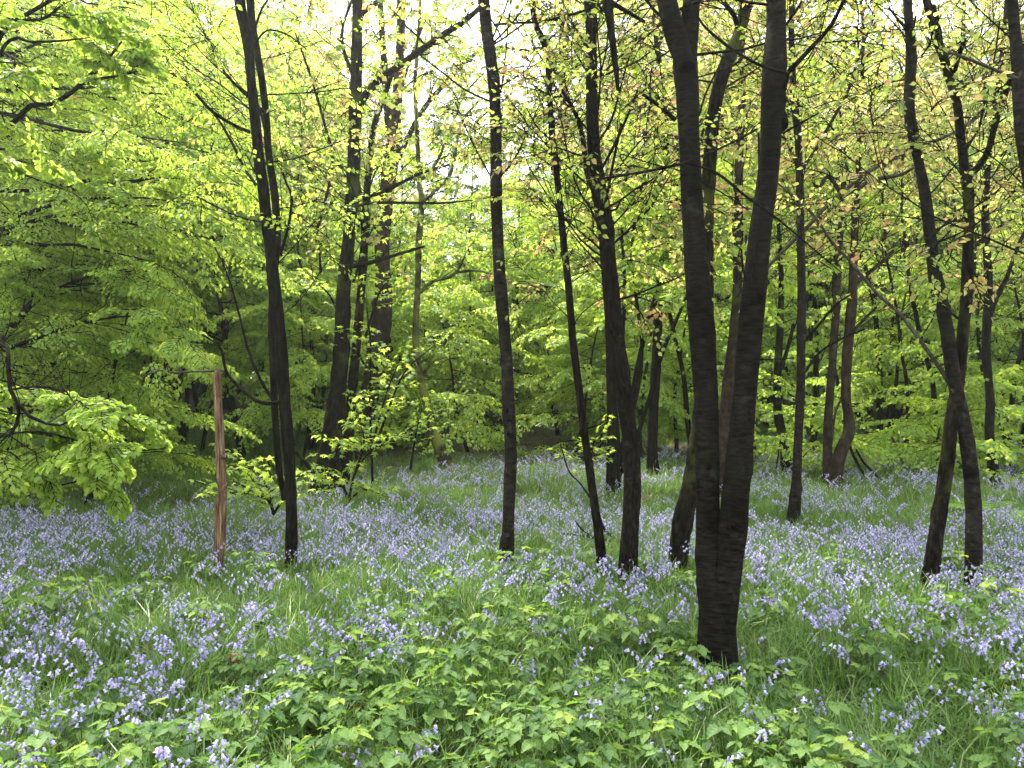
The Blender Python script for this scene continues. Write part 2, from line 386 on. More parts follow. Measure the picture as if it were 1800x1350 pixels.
def twiggy(tb, p, d, L, r, lev=2, kids=5, wander=.10, trop=.10, fo=None, fam='near', keep=.3, sc=.35, sides=4):
    """bare branching twigs that curl upwards, with an optional few young leaves at the tips"""
    n = max(4, int(L/.14)); p = np.array(p, float); d = unit(d); pts = [p.copy()]; st = L/n; ds = [d]
    for i in range(n):
        d = unit(d+np.random.normal(0, wander, 3)+np.array([0, 0, trop*st*3])); p = p+d*st; pts.append(p.copy()); ds.append(d)
    pts = np.array(pts); tb.add(pts, np.linspace(r, r*.3, n+1), sides)
    if lev > 0:
        for _ in range(kids):
            i = random.randint(1, n); ax = unit(np.random.normal(0, 1, 3)); dd = unit(ds[i]+.9*unit(np.cross(ds[i], ax)))
            twiggy(tb, pts[i], dd, L*random.uniform(.3, .6), max(.0012, r*.5), lev-1, max(2, kids-1), wander, trop, fo, fam, keep, sc, 3)
    elif fo is not None and random.random() < .7:
        fo.add(pts[-1], d, sc*random.uniform(.6, 1.2), random.uniform(-.6, .6), fam, keep)

def nodes_lump(rg, n, zr, amp=.28, sharp=.05):
    """swellings round old branch scars, strongest on one side"""
    zs = rg.uniform(*zr, n); an = rg.uniform(0, 6.28, n); am = rg.uniform(.4, 1, n)*amp
    def f(pts, a):
        r = np.ones((len(pts), len(a)))
        for z, q, m in zip(zs, an, am):
            dz = (pts[:, 2]-z)
            r += (m*np.exp(-(dz/sharp)**2))[:, None]*(.25+.75*np.clip(np.cos(a-q), 0, 1)**3)[None]
        return r
    return f

def flare(pts, rad, amt=.5, hgt=.16, z0=None):
    z0 = pts[0, 2] if z0 is None else z0
    return rad*(1+amt*np.exp(-np.clip(pts[:, 2]-z0, 0, 9)/hgt))

# ------------------------------------------------------------------ the ground
def grid_axis(lo, hi, fine_lo, fine_hi, st, grow=1.25):
    a = list(np.arange(fine_lo, fine_hi+st, st)); s_ = st; v = a[-1]
    while v < hi: s_ *= grow; v += s_; a.append(v)
    s_ = st; v = a[0]
    while v > lo: s_ *= grow; v -= s_; a.insert(0, v)
    return np.array(a)
gx = grid_axis(-400, 400, -14, 14, .25); gy = grid_axis(-200, 600, -2, 32, .25)
X, Y = np.meshgrid(gx, gy); Z = ground(X, Y)+np.random.default_rng(3).normal(0, .012, X.shape)
V = np.stack([X, Y, Z], -1).reshape(-1, 3); nx = len(gx)
i = (np.arange(len(gy)-1)[:, None]*nx+np.arange(nx-1)[None]).ravel()
m, nt = new_mat('woodland_soil'); N = nt.nodes.new
tc = N('ShaderNodeTexCoord'); n1 = N('ShaderNodeTexNoise'); n1.inputs['Scale'].default_value = 3; n1.inputs['Detail'].default_value = 9; n1.inputs['Roughness'].default_value = .7
nt.links.new(tc.outputs['Object'], n1.inputs['Vector'])
col = ramp(nt, n1.outputs['Fac'], [(.3, (.022, .018, .010)), (.5, (.05, .045, .02)), (.62, (.045, .065, .02)), (.75, (.10, .07, .04))])
p = N('ShaderNodeBsdfPrincipled'); p.inputs['Roughness'].default_value = .95; nt.links.new(col, p.inputs['Base Color'])
b = N('ShaderNodeBump'); b.inputs['Distance'].default_value = .05; nt.links.new(n1.outputs['Fac'], b.inputs['Height']); nt.links.new(b.outputs[0], p.inputs['Normal'])
o = N('ShaderNodeOutputMaterial'); nt.links.new(p.outputs[0], o.inputs['Surface'])
g = link('ground', build_mesh('ground', [(V, np.stack([i, i+1, i+1+nx, i+nx], -1), None, 0)], [m], True)); g['kind'] = 'structure'

# ------------------------------------------------------------------ traced trees
def px_line(line, D, dd=0.0, step=.05, wob=.0):
    """pixel outline (px, py, width) at its own distance -> points and radii"""
    n = len(line); out = []
    for k, (x, y, wd) in enumerate(line):
        Dk = D+dd*k/max(1, n-1)+(wob*math.sin(k*1.7) if wob else 0)
        out.append([*W(x, y, Dk), wd/2/FPX*Dk])
    c = cr(out, step); return c[:, :3], np.clip(c[:, 3], .0008, 9)

def extend_up(pts, rad, H, seed):
    rg = np.random.default_rng(seed); p = pts[-1].copy(); d = unit(pts[-1]-pts[-8]); d = unit(d*np.array([.6, .6, 1])+np.array([0, 0, .5])); r = rad[-1]; P = [pts]; Rr = [rad]; st = .15
    n = max(2, int((H-p[2])/st)); 
    for k in range(n):
        d = unit(d+rg.normal(0, .035, 3)+np.array([0, 0, .02])); p = p+d*st; P.append(p[None].copy()); Rr.append(np.array([r*(1-.85*(k+1)/n)]))
    return np.vstack(P), np.concatenate(Rr)

def tree(name, label, cat, stems, mat, branches=(), H=10.0, D=None, group=None, crown=None, twigs=0, twig_z=(2.0, 5.5), sides=16, rough=.05, lumps=8, knots=(), lump_amp=.25, flare_amt=.5,
         twig_len=(.5, 1.6), tl_keep=.13, leafmat='yellow', leafsize=.044, wob=.03, twig_leaf='palm', seed=1, twigmat='twig', twig_up=.5):
    """stems: pixel polylines; the first one stands on the ground"""
    random.seed(seed); np.random.seed(seed)
    # the plants hide the lowest part of each trunk: the true foot is a little lower and nearer
    x0, y0, w0 = stems[0][0]; D0 = D or gp(x0, y0); off = 48 if D0 < 5.3 else 30 if D0 < 8 else 16 if D0 < 12 else 8
    if D is None or D < 8: D = gp(x0, y0+off)
    if D < 18: stems[0].insert(0, (x0+(x0-stems[0][1][0])*.5, y0+off, w0*1.06))
    base = W(stems[0][0][0], stems[0][0][1], D)
    root = bpy.data.objects.new(name, None); COL.objects.link(root); root.location = base; root.empty_display_size = .2
    tag(root, label, cat, group)
    fo = Foliage(); tw = Tubes(); allst = []
    for k, st in enumerate(stems):
        opt = st[-1] if isinstance(st[-1], dict) else {}
        ln = [q for q in st if not isinstance(q, dict)]
        pts, rad = px_line(ln, D+opt.get('d0', 0), opt.get('dd', 0), .04 if D < 9 else .09, wob if D < 20 else 0)
        if k == 0:
            pts = np.vstack([pts[0]-np.array([0, 0, .15]), pts]); rad = np.concatenate([[rad[0]], rad]); rad = flare(pts, rad, flare_amt)
        if opt.get('up', k == 0 and ln[-1][1] <= 5 or ln[-1][1] <= 0): pts, rad = extend_up(pts, rad, H*opt.get('h', 1), seed+k)
        t = Tubes(); t.add(pts, rad, sides if k == 0 or D < 8 else 10, rough, seed*7+k, lump=nodes_lump(np.random.default_rng(seed+k), lumps, (.3, 4.5), lump_amp, .045 if D < 9 else .07))
        link('trunk' if k == 0 else 'stem', t.mesh('trunk', M[mat], base), root); allst.append((pts, rad))
    for bln in branches:
        opt = bln[-1] if isinstance(bln[-1], dict) else {}
        ln = [q for q in bln if not isinstance(q, dict)]
        pts, rad = px_line(ln, D+opt.get('d0', 0), opt.get('dd', -.15), .04 if D < 9 else .08, .02)
        t = Tubes(); t.add(pts, rad, 7, .06, seed)
        if opt.get('kids', 1):
            for _ in range(opt.get('kids', 2)*2):
                i = random.randint(len(pts)//3, len(pts)-2); dd = unit(pts[i+1]-pts[i]); dn = unit(dd*1.2+.8*np.random.normal(0, 1, 3)+np.array([0, 0, .3]))
                twiggy(t, pts[i], dn, random.uniform(.15, .5)*max(1, D/8), max(.0015, rad[i]*.35), 1, 3, fo=fo if opt.get('leafy') else None, fam=twig_leaf, keep=tl_keep)
        if opt.get('leafy'):
            for _ in range(opt['leafy']):
                i = random.randint(len(pts)//4, len(pts)-1); fo.add(pts[i], np.random.normal(0, 1, 3)*np.array([1, 1, .2])+np.array([0, 0, -.1]), .5, .3, opt.get('fam', 'near'), .9)
        link('branch', t.mesh('branch', M[opt.get('mat', mat if D > 9 else 'twig')], base), root)
    for (kx, ky, kw, kh) in knots:
        Dk = D; c = W(kx, ky, Dk)
        allp = np.vstack([a[0] for a in allst]); allr = np.concatenate([a[1] for a in allst]); j = np.argmin(np.linalg.norm(allp-c, axis=1))
        c = allp[j]+np.array([(kx-CX)/FPX*Dk-allp[j][0], 0, 0]); rr = allr[j]
        kt = Tubes(); zz = np.linspace(-1, 1, 9); wd = kw/2/FPX*Dk; hh = kh/2/FPX*Dk
        off = (c[0]-allp[j][0])/rr; off = np.clip(off, -.8, .8); fy = -rr*math.sqrt(1-off*off)*.90
        pp = np.stack([np.full(9, c[0])*0+allp[j][0]+(c[0]-allp[j][0])*.75, c[1]+fy+.2*min(wd, rr*.5)+.3*wd*zz*zz, c[2]+zz*hh*.9], 1)
        kt.add(pp, np.minimum(wd, rr*.5)*np.sqrt(np.clip(1-zz**2, .02, 1))*(.85-.45*zz)*.8, 12, .14, int(kx))
        link('knot', kt.mesh('knot', M['scar'], base), root)
    # fine twigs within reach of the eye
    for _ in range(int(twigs*2.3)):
        pts, rad = random.choice(allst); zz = pts[:, 2]; c = np.where((zz > twig_z[0]) & (zz < twig_z[1]))[0]
        if len(c) == 0: continue
        i = random.choice(list(c)); az = random.uniform(0, 6.28)
        twiggy(tw, pts[i], (math.cos(az), math.sin(az)*.8, twig_up*random.uniform(.3, 1.8)), random.uniform(*twig_len), max(.0025, min(.009, rad[i]*.18)), 2, 4, fo=fo if leafmat else None, fam=twig_leaf, keep=tl_keep, sc=.3)
    # the crown above
    if crown:
        n, z0, z1, Ll, sc, keep = crown
        for _ in range(n):
            pts, rad = random.choice(allst); c = np.where((pts[:, 2] > z0) & (pts[:, 2] < z1))[0]
            if len(c) == 0: continue
            i = random.choice(list(c)); az = random.uniform(0, 6.28)
            limb(tw, fo, pts[i], (math.cos(az), math.sin(az), random.uniform(.2, 1.0)), Ll*random.uniform(.6, 1.2), max(.008, rad[i]*.35), sc, .2, .45, 'far' if D > 7 else 'near', keep)
    ex = fo.geo(leafsize if twig_leaf != 'palm' else leafsize*1.0, LEAF2 if D > 9 else LEAF4, seed, tw if D < 16 else None) if fo.items else []
    if tw.V: link('crown', tw.mesh('crown', M[twigmat], base, False, [(M[leafmat or 'beech'], ex)] if ex else []), root)
    return root

exec_list = []
# --- forked cherry, nearest tree
tree('cherry_tree', 'thick dark twin-stemmed tree standing nearest, forked just above the bluebells right of centre', 'tree',
     [[(1261, 1165, 70), (1261, 1110, 64), (1262, 1060, 62), (1264, 1010, 58), (1265, 970, 44), (1266, 945, 28), (1266, 930, 10), {'up': False, 'dd': .08}],
      [(1250, 1215, 46), (1251, 1150, 40), (1250, 1100, 39), (1248, 1040, 42), (1246, 985, 44), (1245, 930, 43), (1244, 870, 41), (1243, 800, 41), (1241, 700, 42), (1235, 600, 44), (1227, 500, 43), (1222, 440, 40), (1216, 350, 37), (1213, 290, 36), (1210, 230, 36), (1207, 160, 40), (1203, 100, 42), (1210, 60, 34), (1214, 10, 30), (1216, -20, 29), {'dd': .1}],
      [(1272, 1215, 46), (1272, 1150, 41), (1274, 1100, 41), (1278, 1040, 44), (1283, 985, 46), (1288, 930, 49), (1293, 870, 47), (1300, 800, 44), (1309, 700, 40), (1317, 600, 42), (1327, 500, 42), (1337, 400, 38), (1350, 300, 36), (1356, 200, 38), (1359, 130, 40), (1363, 60, 34), (1363, 0, 33), (1363, -20, 33), {'dd': -.1}],
      [(1206, 120, 30), (1192, 80, 36), (1180, 40, 35), (1171, 0, 34), (1166, -20, 33), {'dd': .1}]],
     'cherry', D=4.45, H=9.5, sides=28, rough=.016, lumps=9, lump_amp=.2, seed=21, flare_amt=.4,
     branches=[[(1385, 128, 9), (1425, 85, 8), (1460, 45, 7), (1488, -10, 6), {'kids': 2, 'dd': -.3}],
               [(1381, 130, 7), (1345, 120, 5.5), (1305, 100, 5), (1265, 72, 5), (1235, 45, 4), (1212, 5, 4), {'d0': -.25, 'dd': -.1, 'kids': 1}],
               [(1306, 102, 4), (1285, 118, 4), (1250, 130, 3), (1205, 143, 2.5), {'d0': -.35, 'kids': 1}],
               [(1385, 128, 7), (1378, 160, 6), (1370, 190, 6), {'d0': -.2, 'dd': .1, 'kids': 0}],
               [(1187, 212, 9), (1160, 188, 7), (1130, 167, 6), {'kids': 0, 'dd': -.1}],
               [(1202, 288, 6), (1150, 299, 5), (1100, 308, 5), (1055, 315, 4), {'kids': 1, 'dd': -.3}],
               [(1203, 285, 5), (1260, 305, 5), (1310, 345, 4.5), (1360, 380, 4), (1420, 430, 3), (1480, 480, 2), {'d0': -.2, 'dd': -.1, 'kids': 1}],
               [(1232, 320, 3), (1270, 340, 3), (1315, 370, 2.5), {'d0': -.2, 'kids': 0}],
               [(1330, 228, 4), (1285, 252, 4), (1240, 272, 3.5), (1203, 286, 3), {'d0': -.2, 'kids': 1}],
               [(1375, 235, 4), (1405, 218, 4), (1437, 200, 3), {'kids': 1}],
               [(1333, 235, 4), (1334, 310, 4), (1332, 400, 4), (1322, 500, 6), {'d0': -.17, 'dd': 0, 'kids': 0}],
               [(1315, 508, 5), (1305, 470, 4), (1303, 440, 3), (1290, 430, 2), {'d0': -.1, 'kids': 0}],
               [(1333, 632, 3), (1365, 631, 3), (1395, 629, 2.5), {'kids': 0}],
               [(1228, 205, 4), (1240, 165, 4), (1262, 120, 3), {'kids': 1}],
               [(1381, 45, 5), (1395, 25, 5), (1408, 5, 4), {'kids': 1}]],
     knots=[(1216, 330, 34, 46), (1372, 212, 22, 44), (1357, 48, 30, 20), (1322, 512, 40, 44), (1311, 724, 40, 50), (1235, 580, 40, 20), (1243, 812, 26, 24), (1246, 922, 26, 26), (1298, 815, 24, 30), (1285, 915, 24, 24), (1356, 270, 30, 18), (1203, 96, 12, 60), (1197, 215, 16, 26), (1362, 158, 26, 24)],
     crown=(8, 5.2, 9.2, 1.8, .7, .4), twigs=10, twig_z=(3.2, 6), leafmat='lime', tl_keep=.12, twig_leaf='near', leafsize=.036)
# --- the other near trunks
tree('tree', 'dark leaning trunk just behind the left foot of the twin-stemmed tree', 'tree',
     [[(1192, 992, 34), (1200, 920, 33), (1216, 850, 33), (1229, 770, 32), (1238, 680, 30), (1241, 600, 28), (1241, 450, 25), (1246, 300, 24), (1254, 200, 24), (1270, 130, 24), (1291, 80, 22), (1304, 40, 21), (1316, -15, 20)]],
     'mossy', H=9, seed=31, crown=(6, 4.6, 9, 1.7, .7, .45), twigs=6, leafmat='lime', twig_leaf='near',
     branches=[[(1258, 165, 10), (1245, 200, 6), (1225, 260, 4), (1200, 290, 3), {'kids': 1}], [(1297, 60, 9), (1290, 30, 9), (1275, 10, 8), (1262, -10, 7), {'kids': 1}]])
tree('tree', 'dark ridged trunk with a mossy side limb, between slender leaning stem and twin-stemmed tree', 'tree',
     [[(1104, 1018, 34), (1106, 960, 32), (1110, 900, 31), (1112, 850, 31), (1108, 780, 29), (1098, 700, 29), (1090, 640, 30), (1083, 600, 30), (1075, 520, 28), (1068, 450, 27), (1064, 400, 28), (1054, 340, 27), (1046, 290, 24), (1042, 230, 22), (1040, 150, 21), (1039, 70, 20), (1036, -15, 19)]],
     'ridged', H=10, seed=32, sides=20, crown=(3, 4.8, 9.5, 1.8, .7, .35), twigs=12, leafmat='yellow', twig_leaf='near', rough=.05,
     branches=[[(1052, 345, 14), (1038, 322, 12), (1030, 290, 10), (1025, 250, 9), (1017, 215, 8), (1003, 185, 6), (985, 155, 5), {'mat': 'mossy', 'kids': 3}],
               [(1068, 340, 5), (1078, 285, 5), (1092, 218, 4), {'kids': 0}],
               [(1072, 372, 5), (1083, 368, 4), (1089, 355, 3), {'kids': 0}],
               [(1056, 300, 5), (1080, 255, 5), (1105, 200, 4), (1120, 160, 3), {'kids': 3}],
               [(1051, 250, 4), (1075, 210, 4), (1100, 120, 3), (1120, 60, 2), {'kids': 3}]])
tree('tree', 'very slender dark leaning stem left of the ridged trunk with the mossy side limb', 'tree',
     [[(1060, 1003, 19), (1054, 950, 17), (1047, 900, 16), (1040, 850, 15), (1033, 800, 14), (1026, 750, 14), (1020, 700, 14), (1012, 640, 13), (1007, 600, 13), (999, 500, 12), (991, 430, 12), (986, 380, 11), (978, 300, 11), (970, 230, 11), (965, 150, 11), (962, 100, 11), (955, 74, 12), (940, 40, 10), (932, -15, 9)]],
     'bark', H=8, seed=33, crown=(3, 4.8, 8, 1.4, .6, .35), twigs=8, leafmat='yellow', twig_leaf='near', knots=[(962, 80, 13, 14)],
     branches=[[(960, 76, 4), (978, 60, 3), (1000, 50, 2), {'kids': 1}], [(973, 250, 3), (945, 225, 2.5), (925, 190, 2), {'kids': 2}]])
tree('tree', 'lone smooth straight trunk in the middle of the glade, paler towards the top', 'tree',
     [[(889, 988, 27), (893, 940, 22), (894, 900, 21), (896, 850, 22), (898, 800, 22), (896, 740, 22), (893, 690, 22), (891, 640, 21), (887, 590, 21), (882, 530, 22), (878, 480, 21), (875, 420, 20), (873, 370, 20), (872, 320, 21), (872, 250, 20), (871, 200, 20), (868, 150, 20), (862, 100, 21), (855, 50, 21), (849, -15, 21)]],
     'grey', H=9.5, seed=34, sides=20, rough=.025, lumps=7, crown=(2, 5, 9, 1.6, .7, .35), twigs=4, leafmat='lime', twig_leaf='near', flare_amt=.45,
     knots=[(892, 724, 14, 20), (886, 572, 12, 10), (874, 165, 16, 8), (893, 755, 12, 10), (876, 490, 10, 8)],
     branches=[[(863, 180, 4), (820, 160, 3.5), (780, 130, 3), (735, 95, 3), {'kids': 2, 'dd': .4}], [(868, 45, 5), (905, 42, 4), (950, 40, 5), (1000, 28, 5), (1040, 16, 4), (1062, 4, 4), {'d0': -.6, 'dd': -.3, 'kids': 2}],
               [(882, 70, 3), (870, 45, 3), (845, 12, 2), {'kids': 1}], [(862, 310, 3), (830, 250, 3), (800, 180, 2), {'kids': 2}]])
tree('tree', 'tall dark paired trunks left of centre behind the bare orange stake', 'tree',
     [[(512, 990, 22), (512, 940, 20), (512, 900, 20), (510, 850, 20), (508, 800, 20), (503, 740, 21), (499, 690, 21), (495, 620, 20), (490, 560, 20), (482, 500, 21), (476, 440, 19), (470, 400, 19), (463, 330, 19), (457, 290, 19), (452, 240, 18), (448, 200, 18), (443, 150, 16), (439, 100, 16), (432, 55, 18), (426, 25, 19), (421, -15, 20)],
      [(500, 880, 10), (490, 820, 11), (484, 740, 12), (480, 640, 13), (478, 560, 13), (483, 470, 13), (488, 420, 13), (483, 340, 13), (473, 270, 12), (468, 200, 12), (461, 140, 12), (452, 90, 13), (444, 40, 14), (440, -15, 14), {'d0': .45, 'dd': -.1}]],
     'bark', H=10, seed=35, sides=18, crown=(9, 4.8, 9.6, 1.8, .75, .5), twigs=8, leafmat='lime', twig_leaf='near', knots=[(470, 385, 14, 18), (505, 985, 16, 20), (436, 60, 12, 14)],
     branches=[[(440, 233, 7), (415, 222, 6), (390, 208, 6), (370, 193, 6), (350, 172, 5), (332, 150, 4), {'kids': 3, 'dd': -.5}],
               [(450, 325, 6), (430, 295, 5), (405, 245, 5), (380, 205, 4), (340, 160, 4), (298, 125, 3), {'kids': 2, 'dd': .4}],
               [(438, 172, 6), (415, 150, 5), (393, 125, 4), {'kids': 1}],
               [(490, 708, 8), (460, 708, 7), (440, 697, 6), (420, 680, 6), (402, 660, 5), (394, 640, 5), (389, 615, 5), (375, 600, 4), (355, 588, 3), {'kids': 0, 'mat': 'mossy', 'dd': -.4}],
               [(480, 703, 6), (465, 680, 5), (450, 650, 5), (435, 610, 5), (425, 570, 4), (410, 515, 4), (395, 470, 3), (378, 435, 3), {'kids': 0, 'd0': -.1}],
               [(492, 450, 6), (503, 415, 5), (510, 385, 5), (513, 345, 5), (505, 325, 4), (497, 303, 4), {'kids': 0}],
               [(466, 200, 6), (458, 190, 4), (472, 262, 3), {'kids': 0}],
               [(447, 60, 4), (460, 20, 4), (480, -10, 3), {'kids': 2}], [(448, 80, 4), (470, 55, 3), (505, 62, 3), (540, 88, 2), {'kids': 2}]])
tree('tree', 'massive dark leaning trunk with a long rising limb, behind the paired trunks left of centre', 'tree',
     [[(572, 862, 56), (578, 820, 44), (584, 770, 36), (591, 710, 32), (598, 640, 26), (602, 570, 25), (605, 500, 24), (611, 440, 23), (616, 390, 23), (621, 320, 23), (624, 240, 22), (625, 180, 22), (627, 110, 19), (629, 50, 18), (629, -15, 17)],
      [(600, 850, 26), (610, 790, 20), (618, 700, 18), (627, 600, 17), (636, 500, 15), (641, 420, 14), (646, 330, 12), (655, 240, 11), (668, 190, 10), (690, 130, 8), {'d0': .25, 'up': False}]],
     'mossy', H=13, seed=36, sides=22, rough=.06, lumps=12, crown=(9, 7, 12.5, 2.6, .9, .4), twigs=18, twig_z=(3, 7.5), twig_len=(.8, 2.2), leafmat='yellow', twig_leaf='far', leafsize=.085, flare_amt=.25,
     branches=[[(626, 200, 18), (640, 172, 14), (665, 143, 13), (700, 118, 12), (740, 90, 12), (780, 62, 11), (815, 40, 10), (850, 10, 8), {'kids': 5, 'dd': -1.0}],
               [(630, 30, 10), (650, 15, 9), (680, -8, 8), {'kids': 2}],
               [(620, 130, 7), (605, 90, 6), (603, 50, 5), (620, 0, 5), {'kids': 2}],
               [(605, 470, 10), (650, 462, 8), (700, 447, 6), (746, 433, 4), {'kids': 1, 'd0': -.2, 'mat': 'mossy'}],
               [(610, 365, 6), (660, 357, 5.5), (720, 357, 5), (780, 357, 4), (832, 352, 2), {'kids': 3, 'd0': -.3, 'mat': 'mossy'}],
               [(612, 340, 8), (650, 345, 6), (690, 330, 6), (740, 305, 5), (790, 290, 4), {'kids': 3}],
               [(572, 850, 9), (550, 830, 8), (535, 810, 7), (520, 795, 6), {'kids': 0, 'd0': -.3}],
               [(560, 400, 5), (585, 290, 5), (570, 215, 5), (545, 130, 4), (520, 60, 3), {'kids': 5, 'd0': .4}]])
tree('beech_tree', 'big pale reddish trunk behind the massive dark leaning one left of centre', 'tree',
     [[(630, 788, 44), (640, 740, 36), (652, 680, 32), (662, 620, 34), (671, 560, 36), (674, 500, 28), (672, 440, 26), (676, 380, 25), (684, 310, 26), (692, 250, 24), (697, 190, 20), (702, 120, 17), (705, 50, 15), (706, -15, 14)],
      [(690, 260, 16), (682, 200, 13), (676, 120, 12), (672, 60, 11), (668, -15, 10), {'d0': .1}]],
     'pale', D=15.0, H=16, seed=37, sides=18, rough=.06, crown=(7, 9, 15, 3.2, 1.1, .35), twigs=12, twig_z=(4, 9), twig_len=(1.2, 3), leafmat='yellow', twig_leaf='far', leafsize=.1, flare_amt=.3,
     branches=[[(672, 420, 10), (655, 390, 7), (640, 350, 6), (625, 320, 5), {'kids': 3}], [(650, 640, 14), (668, 625, 13), (688, 612, 12), {'kids': 0, 'd0': -.3}],
               [(690, 300, 10), (740, 200, 9), (790, 140, 8), (830, 100, 6), (870, 85, 5), (930, 90, 4), {'kids': 6, 'dd': -.5}], [(700, 180, 6), (720, 110, 5), (750, 30, 4), {'kids': 4}]])
tree('small_tree', 'small crooked mossy tree leaning left off the bluebells, centre left', 'tree',
     [[(788, 818, 30), (778, 798, 22), (768, 778, 18), (760, 755, 15), (757, 735, 15), (748, 700, 15), (740, 670, 13), (734, 635, 13), (731, 590, 11), (732, 540, 11), (735, 490, 10), (736, 430, 11), (741, 370, 11), (742, 352, 11), (737, 320, 9), (735, 270, 8), (733, 220, 8), (730, 150, 7), (734, 90, 6), (738, 30, 5), (740, -10, 5)]],
     'mossfoot', H=11, seed=38, sides=12, lumps=10, crown=(3, 7.5, 11, 2, .9, .4), twigs=10, twig_z=(4, 8), twig_len=(.8, 2.0), leafmat='lime', twig_leaf='far', leafsize=.085, flare_amt=.2,
     branches=[[(743, 365, 9), (765, 335, 7), (790, 310, 7), (800, 270, 6), (812, 215, 5), (840, 180, 4), {'kids': 4}],
               [(737, 320, 6), (765, 290, 5), (790, 235, 5), (815, 170, 4), (850, 130, 3), {'kids': 4}],
               [(737, 515, 8), (760, 495, 6), (790, 487, 6), (805, 475, 5), (815, 455, 4), {'kids': 2}],
               [(805, 478, 5), (840, 476, 4), (865, 482, 3), {'kids': 1}],
               [(742, 665, 7), (755, 640, 6), (770, 630, 5), {'kids': 1}], [(757, 750, 10), (745, 783, 8), (735, 784, 6), (725, 786, 3), {'kids': 0, 'd0': -.1}]])
tree('beech_tree', 'red-brown trunk far off in the centre, rising out of the leafy beech sprays', 'tree',
     [[(952, 742, 34), (955, 680, 30), (958, 600, 29), (960, 540, 28), (963, 470, 27), (966, 420, 25), (971, 370, 22), (978, 310, 20), (986, 250, 18), (990, 190, 17), (992, 130, 15), (994, 60, 13), (995, -15, 12)]],
     'red', D=23.0, H=18, seed=39, sides=14, crown=(4, 10, 17, 3.5, 1.2, .3), twigs=8, twig_z=(6, 11), twig_len=(1.5, 3.5), leafmat='yellow', twig_leaf='far', leafsize=.12,
     branches=[[(955, 420, 10), (943, 390, 8), (925, 370, 7), (905, 340, 5), {'kids': 3}], [(985, 300, 8), (965, 260, 6), (940, 230, 5), {'kids': 3}], [(990, 200, 7), (1030, 150, 5), (1060, 90, 4), {'kids': 4}]])
tree('coppiced_tree', 'short dark stump-like trunk with many slanting shoots, behind the ridged trunk', 'tree',
     [[(1079, 862, 27), (1078, 820, 24), (1079, 770, 22), (1076, 720, 18), (1073, 660, 15), (1070, 600, 12), (1066, 540, 9), (1060, 480, 7), {'up': False}],
      [(1088, 820, 10), (1100, 760, 9), (1110, 700, 9), (1122, 640, 9), (1133, 590, 8), (1147, 540, 8), (1162, 490, 7), (1176, 430, 7), (1184, 370, 6), (1200, 300, 5), {'dd': .6, 'up': False}],
      [(1086, 840, 9), (1112, 790, 8), (1135, 720, 8), (1150, 670, 7), (1168, 610, 7), (1190, 560, 6), (1215, 500, 5), (1235, 440, 4), {'d0': .3, 'dd': .8, 'up': False}],
      [(1088, 800, 8), (1120, 690, 7), (1128, 610, 6), (1118, 520, 6), (1110, 440, 5), (1125, 340, 5), (1150, 260, 4), {'dd': .6, 'up': False}],
      [(1084, 700, 8), (1092, 640, 7), (1098, 500, 6), (1093, 400, 5), (1102, 300, 4), {'d0': .5, 'up': False}]],
     'bark', seed=40, sides=12, twigs=16, twig_z=(2.2, 5.5), twig_len=(.7, 1.8), leafmat='lime', twig_leaf='far', leafsize=.08, tl_keep=.5, flare_amt=.2)
tree('tree', 'dark upright trunk rooted in the leaf litter, just left of the twin-stemmed tree', 'tree',
     [[(1149, 836, 24), (1147, 800, 19), (1148, 740, 17), (1151, 680, 17), (1154, 620, 16), (1157, 560, 15), (1160, 500, 14), (1161, 440, 13), (1165, 370, 12), (1170, 280, 11), (1168, 200, 10), (1160, 120, 9), (1150, 50, 8), (1146, -15, 8)]],
     'bark', H=12, seed=41, sides=12, crown=(9, 7, 11.5, 2.2, .9, .4), twigs=16, twig_z=(2.5, 8), twig_len=(.8, 2.2), leafmat='yellow', twig_leaf='far', leafsize=.085)
tree('tree', 'mossy pale-barked trunk seen between the two stems of the forked tree', 'tree',
     [[(1272, 895, 34), (1272, 840, 31), (1270, 780, 29), (1277, 720, 26), (1284, 650, 22), (1291, 580, 18), (1296, 500, 16), (1297, 420, 16), (1298, 350, 15), (1299, 270, 14), (1302, 200, 13), (1303, 130, 12), (1303, 60, 11), (1302, -15, 10)]],
     'pale', D=10.2, H=12, seed=42, sides=14, crown=(9, 6.5, 11.5, 2.2, .9, .4), twigs=14, twig_z=(2.5, 7), twig_len=(.7, 2.0), leafmat='yellow', twig_leaf='far', leafsize=.075)
tree('pole_tree', 'slim straight grey-brown pole tree in the bluebells, right of the twin-stemmed tree', 'tree',
     [[(1394, 922, 24), (1398, 880, 19), (1401, 830, 16), (1403, 780, 15), (1406, 720, 15), (1408, 660, 15), (1408, 600, 15), (1409, 540, 15), (1408, 480, 14), (1407, 420, 13), (1406, 350, 13), (1404, 290, 12), (1401, 230, 13), (1395, 180, 12), (1392, 120, 11), (1390, 60, 10), (1391, -15, 9)]],
     'grey', H=11, seed=43, sides=14, rough=.03, crown=(8, 5.8, 10.5, 1.9, .8, .4), twigs=14, twig_z=(2.6, 6.5), twig_len=(.6, 1.9), leafmat='yellow', twig_leaf='far', leafsize=.07,
     branches=[[(1408, 300, 6), (1432, 265, 6), (1460, 215, 6), (1490, 160, 5), (1512, 90, 5), (1535, 30, 4), (1550, -15, 3), {'kids': 4, 'mat': 'grey', 'dd': .5}],
               [(1414, 600, 5), (1440, 570, 5), (1470, 535, 4), (1500, 515, 3), {'kids': 1}],
               [(1414, 655, 5), (1440, 620, 4), (1480, 595, 4), (1520, 578, 3), {'kids': 1}],
               [(1405, 190, 5), (1385, 150, 4), (1370, 90, 3), {'kids': 3}]])
